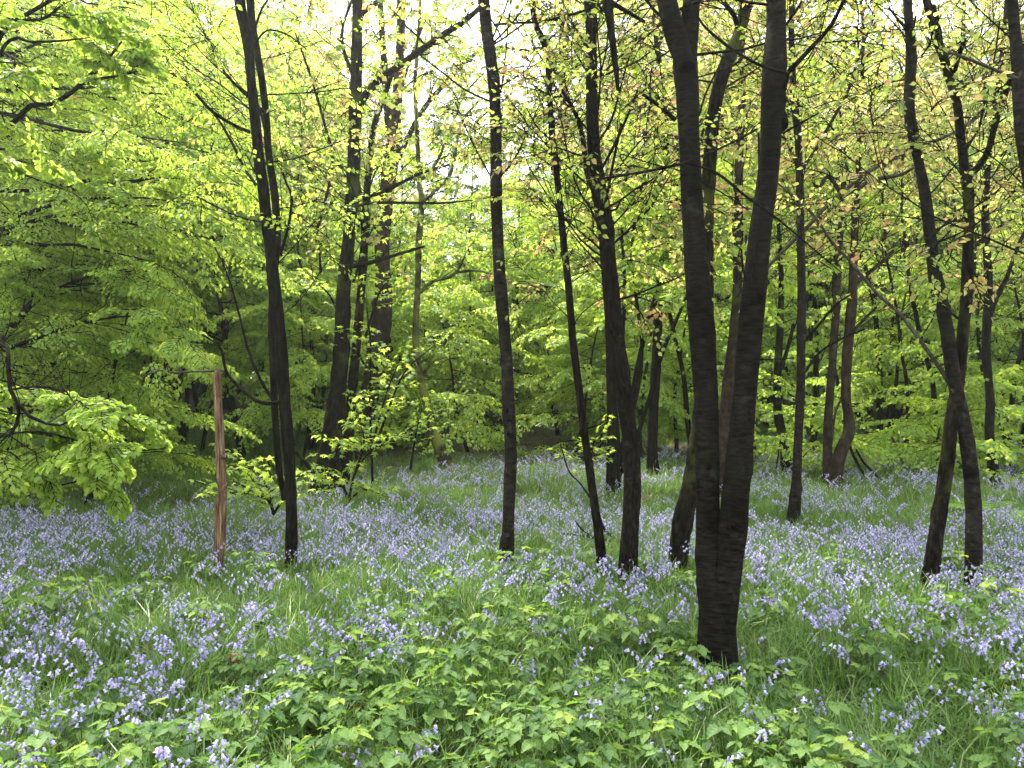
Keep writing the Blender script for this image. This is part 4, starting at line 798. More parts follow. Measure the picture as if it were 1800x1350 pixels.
for a in [
 ('beech1', 850, 17.0, 1.2, 1.0, B, 'leafy young beech with drooping sprays just left of the lone middle trunk'),
 ('beech0', 740, 20.0, 1.0, 2.0, B, 'leafy beech behind the small crooked mossy tree'),
 ('beech2', 985, 18.0, 1.0, 3.2, B, 'bright leafy beech standing right of the lone middle trunk'),
 ('beech1', 1055, 16.5, 1.0, 4.0, B, 'small leafy beech behind the slender leaning stem, its lowest sprays almost on the litter'),
 ('beech0', 1190, 16.0, .9, .5, B, 'leafy beech showing between the ridged trunk and the twin-stemmed tree'),
 ('beech3', 905, 21.0, 1.1, 5.0, B, 'tall leafy beech in the middle distance behind the lone middle trunk'),
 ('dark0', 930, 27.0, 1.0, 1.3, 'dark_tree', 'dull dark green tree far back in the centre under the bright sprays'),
 ('beech1', 650, 18.5, 1.1, 5.5, B, 'leafy young beech filling the gap right of the massive leaning trunk'),
 ('beech2', 545, 15.5, 1.0, .3, B, 'leafy beech between the paired trunks and the massive leaning trunk'),
 ('beech3', 430, 14.0, 1.05, 2.6, B, 'bright beech with high layered sprays behind the bare orange stake'),
 ('beech3', 330, 16.0, 1.1, 4.6, B, 'bright beech with high layered sprays left of the bare orange stake'),
 ('beech2', 105, 14.0, 1.0, 3.9, B, 'deep green leafy beech standing back at the far left'),
 ('beech0', 15, 10.5, .9, 1.7, B, 'leafy beech at the left edge behind the drooping low leaves'),
 ('beech1', 140, 9.6, .75, 5.9, B, 'low leafy beech in shade behind the hooked dark branch at the left'),
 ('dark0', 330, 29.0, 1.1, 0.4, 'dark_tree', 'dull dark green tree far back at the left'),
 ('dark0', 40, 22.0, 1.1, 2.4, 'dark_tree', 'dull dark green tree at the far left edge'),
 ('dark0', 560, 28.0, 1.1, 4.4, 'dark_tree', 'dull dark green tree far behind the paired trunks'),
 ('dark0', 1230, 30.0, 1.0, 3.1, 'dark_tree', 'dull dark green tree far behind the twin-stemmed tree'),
 ('shrub1', 1355, 12.6, .8, 1.0, Sh, 'low leafy shrub at the foot of the twisted mossy trunk'),
 ('shrub0', 1320, 18.0, 1.3, 2.0, Sh, 'leafy shrub seen between the twin-stemmed tree and the slim pole tree'),
 ('cop0', 1425, 19.5, 1.0, 3.0, 'coppiced_tree', 'many-stemmed leafy coppice behind the slim grey-brown pole tree'),
 ('beech1', 1545, 16.0, 1.0, 4.0, B, 'leafy young beech beyond the dark fallen forked branch'),
 ('cop1', 1585, 19.0, 1.0, 1.4, 'coppiced_tree', 'many-stemmed yellowish coppice between the brown twin trunk and the crossing pair'),
 ('beech2', 1640, 17.0, .95, 5.1, B, 'leafy beech standing behind the crossing pair at the right'),
 ('shrub0', 1615, 13.0, .9, .2, Sh, 'low spreading shrub left of the feet of the crossing pair'),
 ('beech0', 1800, 13.5, .95, 2.2, B, 'leafy beech at the right edge'),
 ('cop0', 1700, 22.0, 1.1, 4.9, 'coppiced_tree', 'many-stemmed leafy coppice far behind the crossing pair'),
 ('cop1', 1790, 18.0, 1.1, 3.4, 'coppiced_tree', 'many-stemmed yellowish coppice at the far right edge'),
 ('beech3', 1500, 23.0, 1.1, 2.9, B, 'tall leafy beech far behind the brown twin trunk'),
 ('shrub1', 1745, 11.8, .9, 3.0, Sh, 'small bright shrub at the foot of the crooked right-edge stem'),
 ('shrub1', 715, 16.2, .6, 3.0, Sh, 'small bright shrub behind the foot of the massive leaning trunk'),
 ('beech1', 828, 15.6, .85, 2.2, B, 'bright lime-green young beech cascading just left of the lone middle trunk'),
 ('beech1', 1000, 15.0, .8, 5.0, B, 'bright lime-green young beech arching between the lone middle trunk and slender leaning stem'),
 ('beech2', 1110, 15.6, .62, 1.2, B, 'bright lime-green young beech just right of the ridged trunk'),
 ('beech1', 680, 17.0, .75, 3.6, B, 'bright small beech left of the crooked mossy tree'),
 ('beech2', 525, 13.2, .6, 0.6, B, 'bright young beech with low sprays in the gap right of the paired trunks'),
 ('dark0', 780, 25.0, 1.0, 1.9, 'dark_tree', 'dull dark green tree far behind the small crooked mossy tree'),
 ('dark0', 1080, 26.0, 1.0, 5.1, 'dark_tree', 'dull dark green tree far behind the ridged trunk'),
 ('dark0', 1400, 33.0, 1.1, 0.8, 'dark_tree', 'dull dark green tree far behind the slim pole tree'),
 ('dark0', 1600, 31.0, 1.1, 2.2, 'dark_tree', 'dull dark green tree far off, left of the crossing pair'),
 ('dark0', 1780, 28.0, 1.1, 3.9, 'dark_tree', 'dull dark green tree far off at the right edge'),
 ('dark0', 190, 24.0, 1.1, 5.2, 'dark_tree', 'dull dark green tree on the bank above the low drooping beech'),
 ('beech0', 880, 20.0, 1.1, 4.1, B, 'rounded leafy beech just visible left of the lone middle trunk, further back'),
 ('beech1', 1000, 22.0, 1.2, 0.1, B, 'rounded leafy beech further back, beneath the red-brown trunk'),
 ]: place(*a)
random.seed(78)
k_ = 0
for (px, D, s, form) in [(90, 17, 1.5, 'beech3'), (200, 20, 1.6, 'beech2'), (300, 19, 1.5, 'beech3'), (400, 21, 1.6, 'beech3'), (470, 18, 1.4, 'beech2'), (560, 20, 1.5, 'beech3'), (20, 14, 1.4, 'beech3'), (350, 23.5, 1.7, 'beech2'), (130, 24, 1.8, 'beech2'), (500, 24, 1.7, 'beech3')]:
    place(form, px, D, s, random.uniform(0, 6.28), B, 'tall full-crowned beech shading the brown bank at the left', 'full-crowned beeches on the left bank')
for (px, D, s, form) in [(640, 22, 1.3, 'beech3'), (720, 24, 1.15, 'beech3'), (800, 24, 1.0, 'beech3'), (870, 25, 1.1, 'beech2'), (960, 24, 1.0, 'beech3'), (1030, 24, 1.1, 'beech2'), (1110, 23, 1.2, 'beech3'), (1170, 24, 1.3, 'beech2'), (1240, 21, 1.3, 'beech3')]:
    place(form, px, D, s, random.uniform(0, 6.28), B, 'full leafy beech shading the litter bank beyond the middle of the glade', 'full leafy beeches in the middle')
for (px, D, s, form) in [(1330, 22, 1.2, 'beech3'), (1410, 24, 1.25, 'beech3'), (1480, 22, 1.1, 'beech2'), (1560, 23, 1.25, 'beech3'), (1630, 21, 1.15, 'beech3'), (1700, 20, 1.1, 'beech3'), (1780, 22, 1.3, 'beech2'), (1820, 17, 1.15, 'beech3')]:
    place(form, px, D, s, random.uniform(0, 6.28), B, 'tall full-crowned beech closing off the right side behind the bluebells', 'full-crowned beeches at the right')
random.seed(81)
for (px, D, s, form) in [(1335, 14.5, .8, 'pole1'), (1432, 15.5, .9, 'pole0'), (1520, 14.0, .8, 'pole1'), (1552, 16.5, 1, 'pole0'), (1592, 14.8, .8, 'pole1'), (1665, 13.6, .8, 'pole0'), (1695, 15.5, .9, 'pole1'), (1762, 14.2, .8, 'pole0'), (1790, 12.8, .75, 'pole1'), (1722, 17.5, 1, 'pole0')]:
    place(form, px, D, s, random.uniform(0, 6.28), T_, 'thin bare-stemmed dark pole among the leaves at the right, twiggy towards its top', 'thin poles at the right')
for (px, D, s, form) in [(1222, 14.5, .8, 'pole0'), (1125, 14.2, .75, 'pole1'), (1020, 17.5, .8, 'pole1'), (845, 18.5, .8, 'pole0')]:
    place(form, px, D, s, random.uniform(0, 6.28), T_, 'thin bare-stemmed dark pole behind the middle trunks', 'thin poles in the middle')
for (px, D, s, form) in [(215, 15.5, .9, 'pole0'), (268, 16.5, 1.2, 'pole0'), (350, 15.2, .7, 'pole1'), (328, 17.5, .8, 'pole0'), (150, 14.5, .8, 'pole1'), (540, 15.5, .8, 'pole1'), (440, 17.5, .9, 'pole0')]:
    place(form, px, D, s, random.uniform(0, 6.28), T_, 'thin dark stem standing in the shade between the left-edge beeches and the massive leaning trunk', 'thin stems in the left shade')
random.seed(77)
for (px, D, s, form) in [(60, 19, 1, 'tall3'), (215, 23, .9, 'tall3'), (262, 24.5, 1.0, 'tall3'), (150, 27, 1, 'tall0'), (335, 25, .8, 'tall2'), (352, 19.5, .7, 'tall2'), (322, 26.5, .8, 'tall2'), (290, 31, 1, 'tall1'), (420, 26, .9, 'tall0'), (480, 21, .9, 'tall0'), (395, 33, 1.1, 'tall1'),
      (540, 23, .8, 'tall2')]:
    place(form, px, D, s, random.uniform(0, 6.28), T_, 'slim dark background tree rooted on the brown leafy bank at the left', 'background trees on the left bank')
for (px, D, s, form) in [(600, 30, .8, 'tall2'), (820, 33, .6, 'tall2'), (1010, 35, .6, 'tall2'), (1100, 27, .75, 'tall2'), (1220, 24, .8, 'tall1')]:
    place(form, px, D, s, random.uniform(0, 6.28), T_, 'hazy thin background tree beyond the middle of the glade', 'background trees in the middle')
for (px, D, s, form) in [(1345, 23, .9, 'tall1'), (1375, 28, 1, 'tall0'), (1440, 26, 1, 'tall1'), (1530, 21, .8, 'tall2'), (1568, 24, .9, 'tall1'), (1600, 27, 1, 'tall0'), (1660, 23, .9, 'tall1'), (1690, 19, .75, 'tall2'), (1715, 27, .9, 'tall0'),
      (1765, 21, .9, 'tall1'), (1782, 16, .8, 'tall2'), (1830, 22, 1, 'tall0'), (1480, 31, 1, 'tall1'), (1640, 33, 1, 'tall0')]:
    place(form, px, D, s, random.uniform(0, 6.28), T_, 'thin dark background stem in the yellow-green wood at the right', 'background trees on the right')

# ------------------------------------------------------------------ scattered ground cover and far wood
def template(name, me, col): o = bpy.data.objects.new(name, me); col.objects.link(o); return o
def scatter(name, label, pts, rot, scl, idx, col, kind='stuff', cat=None):
    me = bpy.data.meshes.new(name); me.vertices.add(len(pts)); me.vertices.foreach_set('co', np.asarray(pts, np.float32).ravel())
    for an, ty, v, k in (('rot', 'FLOAT_VECTOR', rot, 'vector'), ('scl', 'FLOAT', scl, 'value'), ('idx', 'INT', idx, 'value')):
        a = me.attributes.new(an, ty, 'POINT'); a.data.foreach_set(k, np.asarray(v, np.int32 if ty == 'INT' else np.float32).ravel())
    ob = link(name, me); tag(ob, label, cat or name.replace('_', ' '), None, kind)
    ng = bpy.data.node_groups.new(name, 'GeometryNodeTree'); ng.interface.new_socket('Geometry', in_out='INPUT', socket_type='NodeSocketGeometry'); ng.interface.new_socket('Geometry', in_out='OUTPUT', socket_type='NodeSocketGeometry')
    N = ng.nodes.new; gi = N('NodeGroupInput'); go = N('NodeGroupOutput'); ip = N('GeometryNodeInstanceOnPoints'); ci = N('GeometryNodeCollectionInfo')
    ci.inputs['Collection'].default_value = col; ci.inputs['Separate Children'].default_value = True; ci.inputs['Reset Children'].default_value = True
    ip.inputs['Pick Instance'].default_value = True
    def na(nm, ty): n = N('GeometryNodeInputNamedAttribute'); n.data_type = ty; n.inputs['Name'].default_value = nm; return n.outputs['Attribute']
    e2r = N('FunctionNodeEulerToRotation'); L = ng.links.new
    L(na('rot', 'FLOAT_VECTOR'), e2r.inputs[0]); L(e2r.outputs[0], ip.inputs['Rotation']); L(na('scl', 'FLOAT'), ip.inputs['Scale']); L(na('idx', 'INT'), ip.inputs['Instance Index'])
    L(gi.outputs[0], ip.inputs['Points']); L(ci.outputs[0], ip.inputs['Instance']); L(ip.outputs[0], go.inputs[0])
    md = ob.modifiers.new(name, 'NODES'); md.node_group = ng; return ob

def blades(rg, n, R, h, wd, lean=.5, tb=0):
    """a tuft of curved blades: three-step ribbons"""
    a = rg.uniform(0, 6.28, n); r = R*np.sqrt(rg.uniform(0, 1, n)); H = rg.uniform(*h, n); w_ = rg.uniform(*wd, n); az = rg.uniform(0, 6.28, n); ln = rg.uniform(.1, lean, n)*H; tt = np.array([0, .35, .7, 1.0])
    b = np.stack([r*np.cos(a), r*np.sin(a), np.full(n, -.02)], 1); d = np.stack([np.cos(az), np.sin(az)], 1); s = np.stack([-d[:, 1], d[:, 0]], 1)
    V = np.empty((n, 8, 3))
    for k, t in enumerate(tt):
        c = b.copy(); c[:, :2] += d*(ln*t**2)[:, None]; c[:, 2] += H*t*(1-.22*t*(ln/H)*2)
        ww = (w_*(1-t**2.2)*.5+.0004)[:, None]
        V[:, 2*k] = c; V[:, 2*k, :2] -= s*ww; V[:, 2*k+1] = c; V[:, 2*k+1, :2] += s*ww
    F = np.array([[0, 1, 3, 2], [2, 3, 5, 4], [4, 5, 7, 6]]); F = (np.arange(n)[:, None, None]*8+F).reshape(-1, 4)
    return V.reshape(-1, 3), F, np.repeat(np.clip(rg.normal(.5+tb, .22, n), 0, 1), 8)

def bell_geo(rg, P, A, size, sides=6):
    """nodding bells with flared tips; P top points, A axis directions"""
    n = len(P); A = A/np.linalg.norm(A, axis=1)[:, None]; u = np.cross(A, (.31, .2, .9)); u /= np.linalg.norm(u, axis=1)[:, None]; v = np.cross(A, u)
    rings = [(0, .10), (.18, .30), (.7, .30), (1.0, .62)]; V = np.empty((n, len(rings), sides, 3))
    for k, (t, r) in enumerate(rings):
        for j in range(sides):
            q = j/sides*6.2832; V[:, k, j] = P+A*t*size+(math.cos(q)*u+math.sin(q)*v)*r*size*(1 if k < 3 else (1.15 if j % 2 else .55))
    F = []
    for k in range(len(rings)-1):
        for j in range(sides): F.append([k*sides+j, k*sides+(j+1) % sides, (k+1)*sides+(j+1) % sides, (k+1)*sides+j])
    F = np.array(F); F = (np.arange(n)[:, None, None]*len(rings)*sides+F).reshape(-1, 4)
    return V.reshape(-1, 3), F, np.repeat(np.clip(rg.normal(.5, .22, n), 0, 1), len(rings)*sides)

def bluebell(rg, h=None, nb=None, sides=6, size=.0155):
    """returns stem tubes, bells part, leaves part"""
    h = h or rg.uniform(.20, .36); az = rg.uniform(0, 6.28); d = np.array([math.cos(az), math.sin(az), 0]); t = np.linspace(0, 1, 8)
    pts = np.stack([d[0]*(.05*t+.07*t**5), d[1]*(.05*t+.07*t**5), h*(t-.10*t**6)-.02*(t == 0)], 1)
    tb = Tubes(); tb.add(pts, np.linspace(.0028, .0014, 8), 4)
    nb = nb or rg.integers(4, 11); tt = np.linspace(rg.uniform(.62, .75), 1.0, nb); P = []; A = []
    for k, q in enumerate(tt):
        i = min(6, int(q*7)); p = pts[i]+(pts[i+1]-pts[i])*(q*7-i); s = np.array([-d[1], d[0], 0])*(1 if k % 2 else -1)
        o = d*rg.uniform(.2, 1)+s*rg.uniform(.1, .9); e = p+o*.016+np.array([0, 0, .004]); P.append(e); A.append(o*.55+np.array([0, 0, -1.0+.5*(q > .95)]))
    bells = bell_geo(rg, np.array(P), np.array(A), size*rg.uniform(.85, 1.1), sides)
    lv = blades(rg, 5, .02, (.16, .30), (.008, .014), 1.0, -.05)
    return tb, bells, lv
def tub_part(tb, mi):
    V, Q, T3, tt = tb.part(); return (V, Q, tt, mi)
rgb = np.random.default_rng(99)
# individual plants: ten forms shared by the copies
BB = []
for k in range(10):
    kids = []; lvs = []
    for q in range(2+k % 2):
        off = np.array([*rgb.uniform(-.11, .11, 2), 0]); tb, be, lv = bluebell(rgb); V, F, t_, _ = tub_part(tb, 0); lvs.append((lv[0]+off, lv[1], lv[2], 0))
        kids += [('stem', build_mesh('stem', [(V+off, F, t_, 0)], [M['stalk']])), ('flower_spike', build_mesh('flower_spike', [(be[0]+off, be[1], be[2], 0)], [M['bell']], True))]
    BB.append(kids+[('leaf', build_mesh('leaf', lvs, [M['grass']]))])
ccol = bpy.data.collections.new('bluebell_clumps'); gcol = bpy.data.collections.new('grass_tufts'); fcol = bpy.data.collections.new('far_forms')
for k in range(8):
    parts = []
    for q in range(5):
        off = np.array([*rgb.uniform(-.24, .24, 2), 0]); tb, be, lv = bluebell(rgb, sides=4, size=.016)
        V, F, t_, _ = tub_part(tb, 0); parts += [(V+off, F, t_, 0), (be[0]+off, be[1], be[2], 1), (lv[0]+off, lv[1], lv[2], 2)]
    template('bluebell_clump', build_mesh('bluebell_clump', parts, [M['stalk'], M['bell'], M['grass']]), ccol)
for k in range(6): template('grass_tuft', build_mesh('grass_tuft', [(*blades(rgb, 26, .13, (.10, .34 if k < 4 else .22), (.004, .009), 1.1), 0)], [M['grass']]), gcol)

def vnoise(x, y, s, seed):
    r = np.random.default_rng(seed); G = r.uniform(0, 1, (97, 97)); u = (x*s) % 96; v = (y*s) % 96; i = u.astype(int); j = v.astype(int); fx = u-i; fy = v-j; fx = fx*fx*(3-2*fx); fy = fy*fy*(3-2*fy)
    return (G[i, j]*(1-fx)+G[i+1, j]*fx)*(1-fy)+(G[i, j+1]*(1-fx)+G[i+1, j+1]*fx)*fy
def patch(x, y): return .5*vnoise(x+40, y+40, .9, 1)+.3*vnoise(x+40, y+40, 2.3, 2)+.2*vnoise(x+40, y+40, 5.5, 3)
def bramble_zone(x, y):
    """where brambles crowd the bluebells out: the foreground, deepest in the middle"""
    edge = np.interp(x, [-3, -1.6, -.9, -.3, .6, 1.2, 1.9, 3.2], [2.2, 2.9, 3.7, 4.5, 4.5, 4.0, 2.9, 2.4])
    return 1/(1+np.exp((y-edge)*2.6))
def inview(x, y, m=1.25): return np.abs(x) < y*.662*m+.5
rg = np.random.default_rng(5)
n = 21000; yy = np.sqrt(1.6**2+rg.uniform(0, 1, n)*(22**2-1.6**2)); xx = rg.uniform(-1, 1, n)*(yy*.83+.4); n2 = 5200; y2 = np.sqrt(1.6**2+rg.uniform(0, 1, n2)*(8**2-1.6**2)); yy = np.append(yy, y2); xx = np.append(xx, rg.uniform(-1, 1, n2)*(y2*.83+.4))
den = patch(xx, yy); far = np.interp(xx, [-6, -3.5, -1.5, 1, 3, 5, 9], [10.5, 10.2, 12.5, 15.5, 15, 17, 21])
pr = sst(.28, .62, den)*.68+.26
pr = pr*(1-sst(far-1.6, far+.8, yy))*(1-.72*bramble_zone(xx, yy))*np.where((yy < 3.6) & (xx < -.9), 1.3, 1)
# thinner towards the back where each clump covers less of the picture anyway
keep = rg.uniform(0, 1, len(xx)) < np.clip(pr, 0, 1)*np.interp(yy, [2.5, 4, 6, 8, 14], [.26, .29, .24, .205, .185])
bx, by = xx[keep], yy[keep]
single = np.argsort(by)   # the nearest stand as individuals
inside = (np.abs(bx) < by*.66) & (by > 2.0)
near_idx = [i for i in single if inside[i]][:300]
mask = np.ones(len(bx), bool); mask[near_idx] = False; mask &= ~((by < by[near_idx[-1]]) & inside)
sx, sy = bx[mask], by[mask]; ns = len(sx); sz = ground(sx, sy)
scatter('bluebell_carpet', 'dense carpet of violet bluebells across the glade floor', np.stack([sx, sy, sz], 1), np.stack([rg.normal(0, .1, ns), rg.normal(0, .1, ns), rg.uniform(0, 6.28, ns)], 1), rg.uniform(.75, 1.15, ns), rg.integers(0, 8, ns), ccol)
def zone(x, y): r = x/y; return 'left' if r < -.22 else ('right' if r > .22 else 'middle')
def spread(x, y, k):
    a = k*2.4; return x+.06*math.cos(a), y+.06*math.sin(a)
for q, i in enumerate(near_idx):
    x, y = float(bx[i]), float(by[i]); f = BB[q % 10]; z = zone(x, y)
    r = bpy.data.objects.new('bluebell', None); COL.objects.link(r); r.location = (x, y, float(ground(x, y))); r.rotation_euler = (random.gauss(0, .08), random.gauss(0, .08), random.uniform(0, 6.28)); r.scale = (random.uniform(.9, 1.2),)*3
    tag(r, {'left': 'nodding violet bluebell in the loose drift at the bottom left', 'middle': 'nodding violet bluebell poking up among the brambles at the bottom middle', 'right': 'nodding violet bluebell among grass and brambles at the bottom right'}[z], 'bluebell', 'foreground bluebells, '+z)
    for nm, me in f: link(nm, me, r)
# grass
n = 26000; yy = np.sqrt(1.3**2+rg.uniform(0, 1, n)*(25**2-1.3**2)); n2 = 7000; yy = np.append(yy, np.sqrt(1.3**2+rg.uniform(0, 1, n2)*(9**2-1.3**2))); xx = rg.uniform(-1, 1, n+n2)*(yy*.83+.4)
pr = .75+.6*vnoise(xx+40, yy+40, 1.4, 9)-1.5*sst(13.0, 16.0, yy)*(xx < 4)*(xx > -3.2)-1.4*sst(14.5, 19, yy+.3*xx)*(xx <= -3.2)-.5*sst(18, 24, yy)
keep = rg.uniform(0, 1, len(xx)) < pr*(1-.25*bramble_zone(xx, yy)); gx_, gy_ = xx[keep], yy[keep]; ng_ = len(gx_)
scatter('grass', 'fresh green grass and strap leaves between the bluebells', np.stack([gx_, gy_, ground(gx_, gy_)], 1), np.stack([rg.normal(0, .12, ng_), rg.normal(0, .12, ng_), rg.uniform(0, 6.28, ng_)], 1), rg.uniform(.6, 1.15, ng_), rg.integers(0, 6, ng_), gcol)
# dead leaf litter
n = 42000; x = rg.uniform(-20, 16, n); y = 11.5+rg.uniform(0, 1, n)*26; m = inview(x, y) & (rg.uniform(0, 1, n) < sst(12.5, 16, y+.25*np.clip(-x-2, 0, 4))); x, y = x[m], y[m]
x2 = rg.uniform(-8, 8, 9000); y2 = rg.uniform(1.6, 12, 9000); m = inview(x2, y2); x = np.append(x, x2[m]); y = np.append(y, y2[m]); n = len(x)
Pn = np.stack([x, y, ground(x, y)+rg.uniform(.01, .05, n)], 1); a = rg.uniform(0, 6.28, n)
V, F, t_ = leaves_geo(Pn, np.stack([np.cos(a), np.sin(a), rg.normal(0, .25, n)], 1), np.stack([rg.normal(0, .35, n), rg.normal(0, .35, n), np.ones(n)], 1), rg.uniform(.05, .10, n), LEAF2, rg.uniform(0, 1, n))
tag(link('leaf_litter', build_mesh('leaf_litter', [(V, F, t_, 0)], [M['litter']])), 'brown dead leaves covering the bank behind the bluebells', 'leaf litter', None, 'stuff')
# far wood
for k, f in enumerate(('beech2', 'beech0', 'tall0', 'tall1', 'dark0', 'tall2', 'cop0')):
    for pt in ('trunk', 'crown'): FORMS[f][pt].name = f'{k}_{pt}'
def joined(f):
    me = bpy.data.meshes.new('far_tree'); import bmesh
    bm = bmesh.new(); bm.from_mesh(f['trunk']); nt_ = len(bm.faces); bm.from_mesh(f['crown']); bm.faces.ensure_lookup_table()
    mats = [f['trunk'].materials[0]]+list(f['crown'].materials)
    for fc in bm.faces[nt_:]: fc.material_index += 1
    bm.to_mesh(me); bm.free()
    for mm in mats: me.materials.append(mm)
    return me
for f in ('beech2', 'dark0', 'tall0', 'tall1', 'tall2'): template('far_tree', joined(FORMS[f]), fcol)
n = 420; D = rg.uniform(30, 75, n); r = rg.uniform(-.95, .95, n); x = r*D; hh = np.where(np.abs(r+.04) < .15, .55, 1.35)
keep = np.ones(n, bool)
nb_ = 170; a_ = rg.uniform(math.radians(130), math.radians(410), nb_); q_ = 9+rg.uniform(0, 1, nb_)**.7*38; bx_ = np.cos(a_)*q_*1.2; by_ = np.sin(a_)*q_   # unseen wood beside and behind the viewer, added to block low sky light
sel = ~inview(bx_, np.maximum(by_, .01), 1.9) | (by_ < -3); sel &= np.hypot(bx_, by_) > 8
x = np.append(x, bx_[sel]); D = np.append(D, by_[sel]); n = len(x); hh = np.append(hh, np.full(sel.sum(), .9)); keep = np.ones(n, bool)
scatter('far_woodland', 'distant mass of pale green trees closing off the view', np.stack([x, D, ground(x, D)-.1], 1)[keep], np.stack([np.zeros(n), np.zeros(n), rg.uniform(0, 6.28, n)], 1), rg.uniform(.8, 1.25, n)*hh, rg.integers(0, 5, n), fcol, cat='woodland')

# ------------------------------------------------------------------ brambles: stems with three-part pleated leaves
def bramble(rg, h):
    tb = Tubes(); P, D_, N_, S_, T_i = [], [], [], [], []
    for s_ in range(rg.integers(1, 4)):
        az = rg.uniform(0, 6.28); d = np.array([math.cos(az), math.sin(az), 0]); hh = h*rg.uniform(.7, 1.1); t = np.linspace(0, 1, 9); ln = rg.uniform(.1, .5)*hh
        pts = np.stack([d[0]*ln*t**1.5+.01*np.sin(t*9), d[1]*ln*t**1.5, hh*(t-.12*t**4)-.03*(t == 0)], 1); tb.add(pts, np.linspace(.0032, .0014, 9), 5)
        nl = rg.integers(4, 7)
        for k in range(nl):
            q = .35+.65*k/(nl-1); i = min(7, int(q*8)); p = pts[i]+(pts[i+1]-pts[i])*(q*8-i); a = k*2.4+az; o = np.array([math.cos(a), math.sin(a), rg.uniform(.2, .7)]); L = rg.uniform(.03, .075)*(1.2-.5*q)+.02
            e = p+o*L; tb.segs([p], [e], .0016); f = unit(np.array([o[0], o[1], rg.uniform(-.35, .15)])); sd = np.cross(f, (0, 0, 1)); sz = rg.uniform(.045, .088)*(1.15-.4*(q > .9)*rg.uniform(0, 1.4)); ti = np.clip(rg.normal(.32+.4*(q > .9), .19), 0, 1)
            e2 = e+f*.018; tb.segs([e], [e2], .0012)
            for (pp, dd, ss) in ((e2, f, 1.0), (e, unit(f*.35+sd), .82), (e, unit(f*.35-sd), .82)):
                P.append(pp); D_.append(dd+np.array([0, 0, rg.uniform(-.25, .05)])); N_.append(np.array([rg.normal(0, .22), rg.normal(0, .22), 1.])); S_.append(sz*ss); T_i.append(np.clip(ti+rg.normal(0, .06), 0, 1))
    V, F, t_ = leaves_geo(np.array(P), np.array(D_), np.array(N_), np.array(S_), SERR, np.array(T_i), SERR_T)
    return tb.mesh('stem', M['stalk']), build_mesh('foliage', [(V, F, t_, 0)], [M['bramble']], True)
rgr = np.random.default_rng(123); BR = [bramble(rgr, hh) for hh in (.22, .28, .33, .40, .32, .26, .44, .36, .30, .24, .20, .38)]
cand = []
for _ in range(9000):
    y = math.sqrt(rg.uniform(1.7**2, 8.0**2)); x = rg.uniform(-1, 1)*y*.70; bz = float(bramble_zone(np.array(x), np.array(y)))
    pr = bz*(-.2+1.4*float(vnoise(np.array(x+40.), np.array(y+40.), 1.7, 21)))+(.05 if y > 3 else .1)*(1 if x > 0 else .3)
    if rg.uniform() < pr and abs(math.hypot(x-1.19, y-4.45)) > .2:
        if all((x-a)**2+(y-b)**2 > (.125 if y < 4 else .165)**2 for a, b in cand): cand.append((x, y))
cand.sort(key=lambda c: c[1]); cand = cand[:300]
for q, (x, y) in enumerate(cand):
    f = BR[int(rgr.integers(0, 12))]; z = zone(x, y); far_ = y > 4.6
    r = bpy.data.objects.new('bramble', None); COL.objects.link(r); r.location = (x, y, float(ground(x, y))); r.rotation_euler = (rgr.normal(0, .08), rgr.normal(0, .08), rgr.uniform(0, 6.28)); r.scale = (rgr.uniform(.62, 1.02),)*3
    lb = ('scattered bramble with pale green leaves out among the bluebells, ' if far_ else 'bramble with toothed three-part leaves in the foreground thicket, ')+{'left': 'left side', 'middle': 'middle', 'right': 'right side'}[z]
    tag(r, lb, 'bramble', ('outlying' if far_ else 'foreground')+' brambles, '+z)
    for nm, me in zip(('stem', 'foliage'), f): link(nm, me, r)

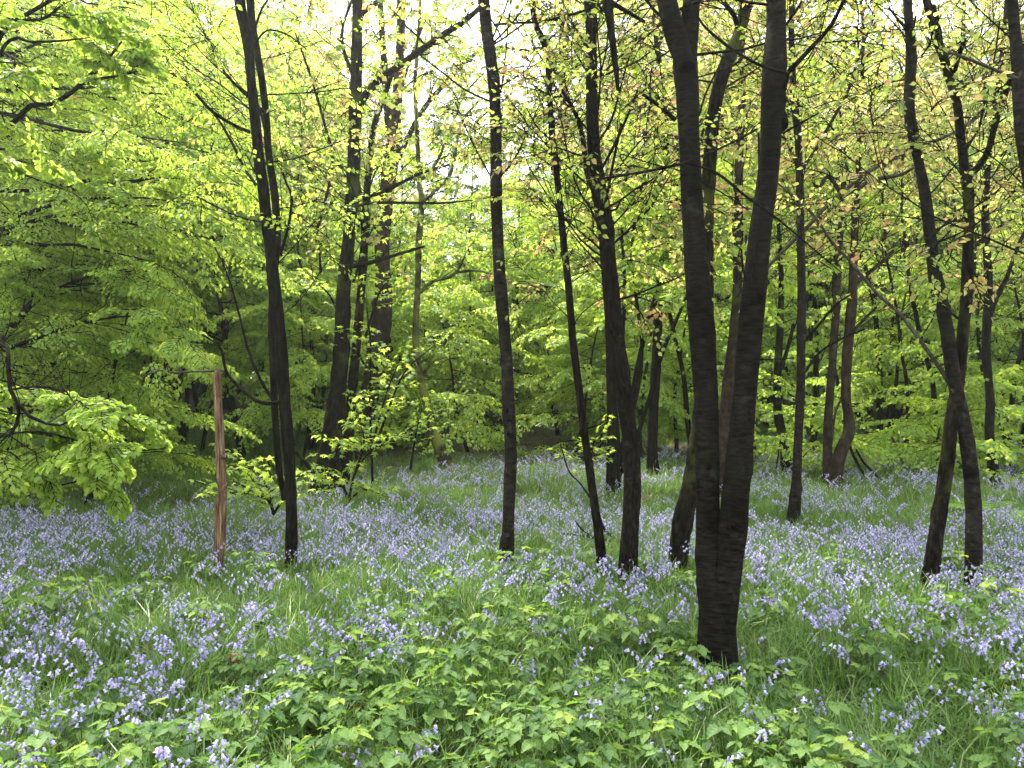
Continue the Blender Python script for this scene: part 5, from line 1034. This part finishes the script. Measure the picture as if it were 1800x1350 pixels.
# ------------------------------------------------------------------ ferns
def fern(rg, n, L):
    P, D_, N_, S_ = [], [], [], []; tb = Tubes()
    for k in range(n):
        az = k/n*6.28+rg.uniform(-.3, .3); d = np.array([math.cos(az), math.sin(az), 0]); l = L*rg.uniform(.7, 1.1); t = np.linspace(0, 1, 16); pts = d*(l*.85*t[:, None])+np.array([0, 0, 1])*(l*(.75*t-.62*t**2.2))[:, None]
        tb.add(pts, np.linspace(.003, .001, 16), 3); sd = np.cross(d, (0, 0, 1))
        for i in range(2, 16):
            w_ = l*.26*math.sin(math.pi*min(1, (i/16)**.8))+.01; dd = unit(pts[i]-pts[i-1])
            for sg in (-1, 1):
                for j in range(4):
                    P.append(pts[i]+sd*sg*w_*j/4+dd*.01*j); D_.append(dd*.9+sd*sg*.9); N_.append(np.array([0, 0, 1.])); S_.append(max(.012, w_*.42*(1-j*.15)))
    m_ = len(P); V, F, t_ = leaves_geo(np.array(P), np.array(D_), np.array(N_), np.array(S_), LEAF2, np.clip(rg.normal(.5, .2, m_), 0, 1))
    return tb.mesh('stem', M['stalk']), build_mesh('frond', [(V, F, t_, 0)], [M['fern']])
for k, (px, py, L, lb) in enumerate([(1752, 925, .75, 'large bright fern to the right of the crossing pair'), (1790, 945, .6, 'fern at the right edge nearest the mossy mound'), (1735, 900, .55, 'smaller bright fern tucked behind the curving grey-brown trunk'), (1420, 925, .38, 'small fern right of the slim pole tree foot'), (1335, 895, .35, 'small pale fern left of the slim pole tree foot')]):
    D = gp(px, py); r = bpy.data.objects.new('fern', None); COL.objects.link(r); r.location = W(px, py, D); tag(r, lb, 'fern')
    s_, f_ = fern(np.random.default_rng(k), 9, L); link('stem', s_, r); link('frond', f_, r)

# ------------------------------------------------------------------ damp air under the trees
hz_me = bpy.data.meshes.new('haze'); import bmesh
bm_ = bmesh.new(); bmesh.ops.create_cube(bm_, size=1.0); bm_.to_mesh(hz_me); bm_.free()
hz = link('haze', hz_me); hz.location = (0, 200, 20); hz.scale = (900, 900, 48); tag(hz, 'pale damp air thinning the far trees', 'haze', None, 'stuff')
hm, hn = new_mat('haze_air'); pv = hn.nodes.new('ShaderNodeVolumePrincipled'); pv.inputs['Density'].default_value = .0011; pv.inputs['Color'].default_value = (.95, .97, 1, 1); pv.inputs['Anisotropy'].default_value = .6
ho = hn.nodes.new('ShaderNodeOutputMaterial'); hn.links.new(pv.outputs[0], ho.inputs['Volume']); hz_me.materials.append(hm)
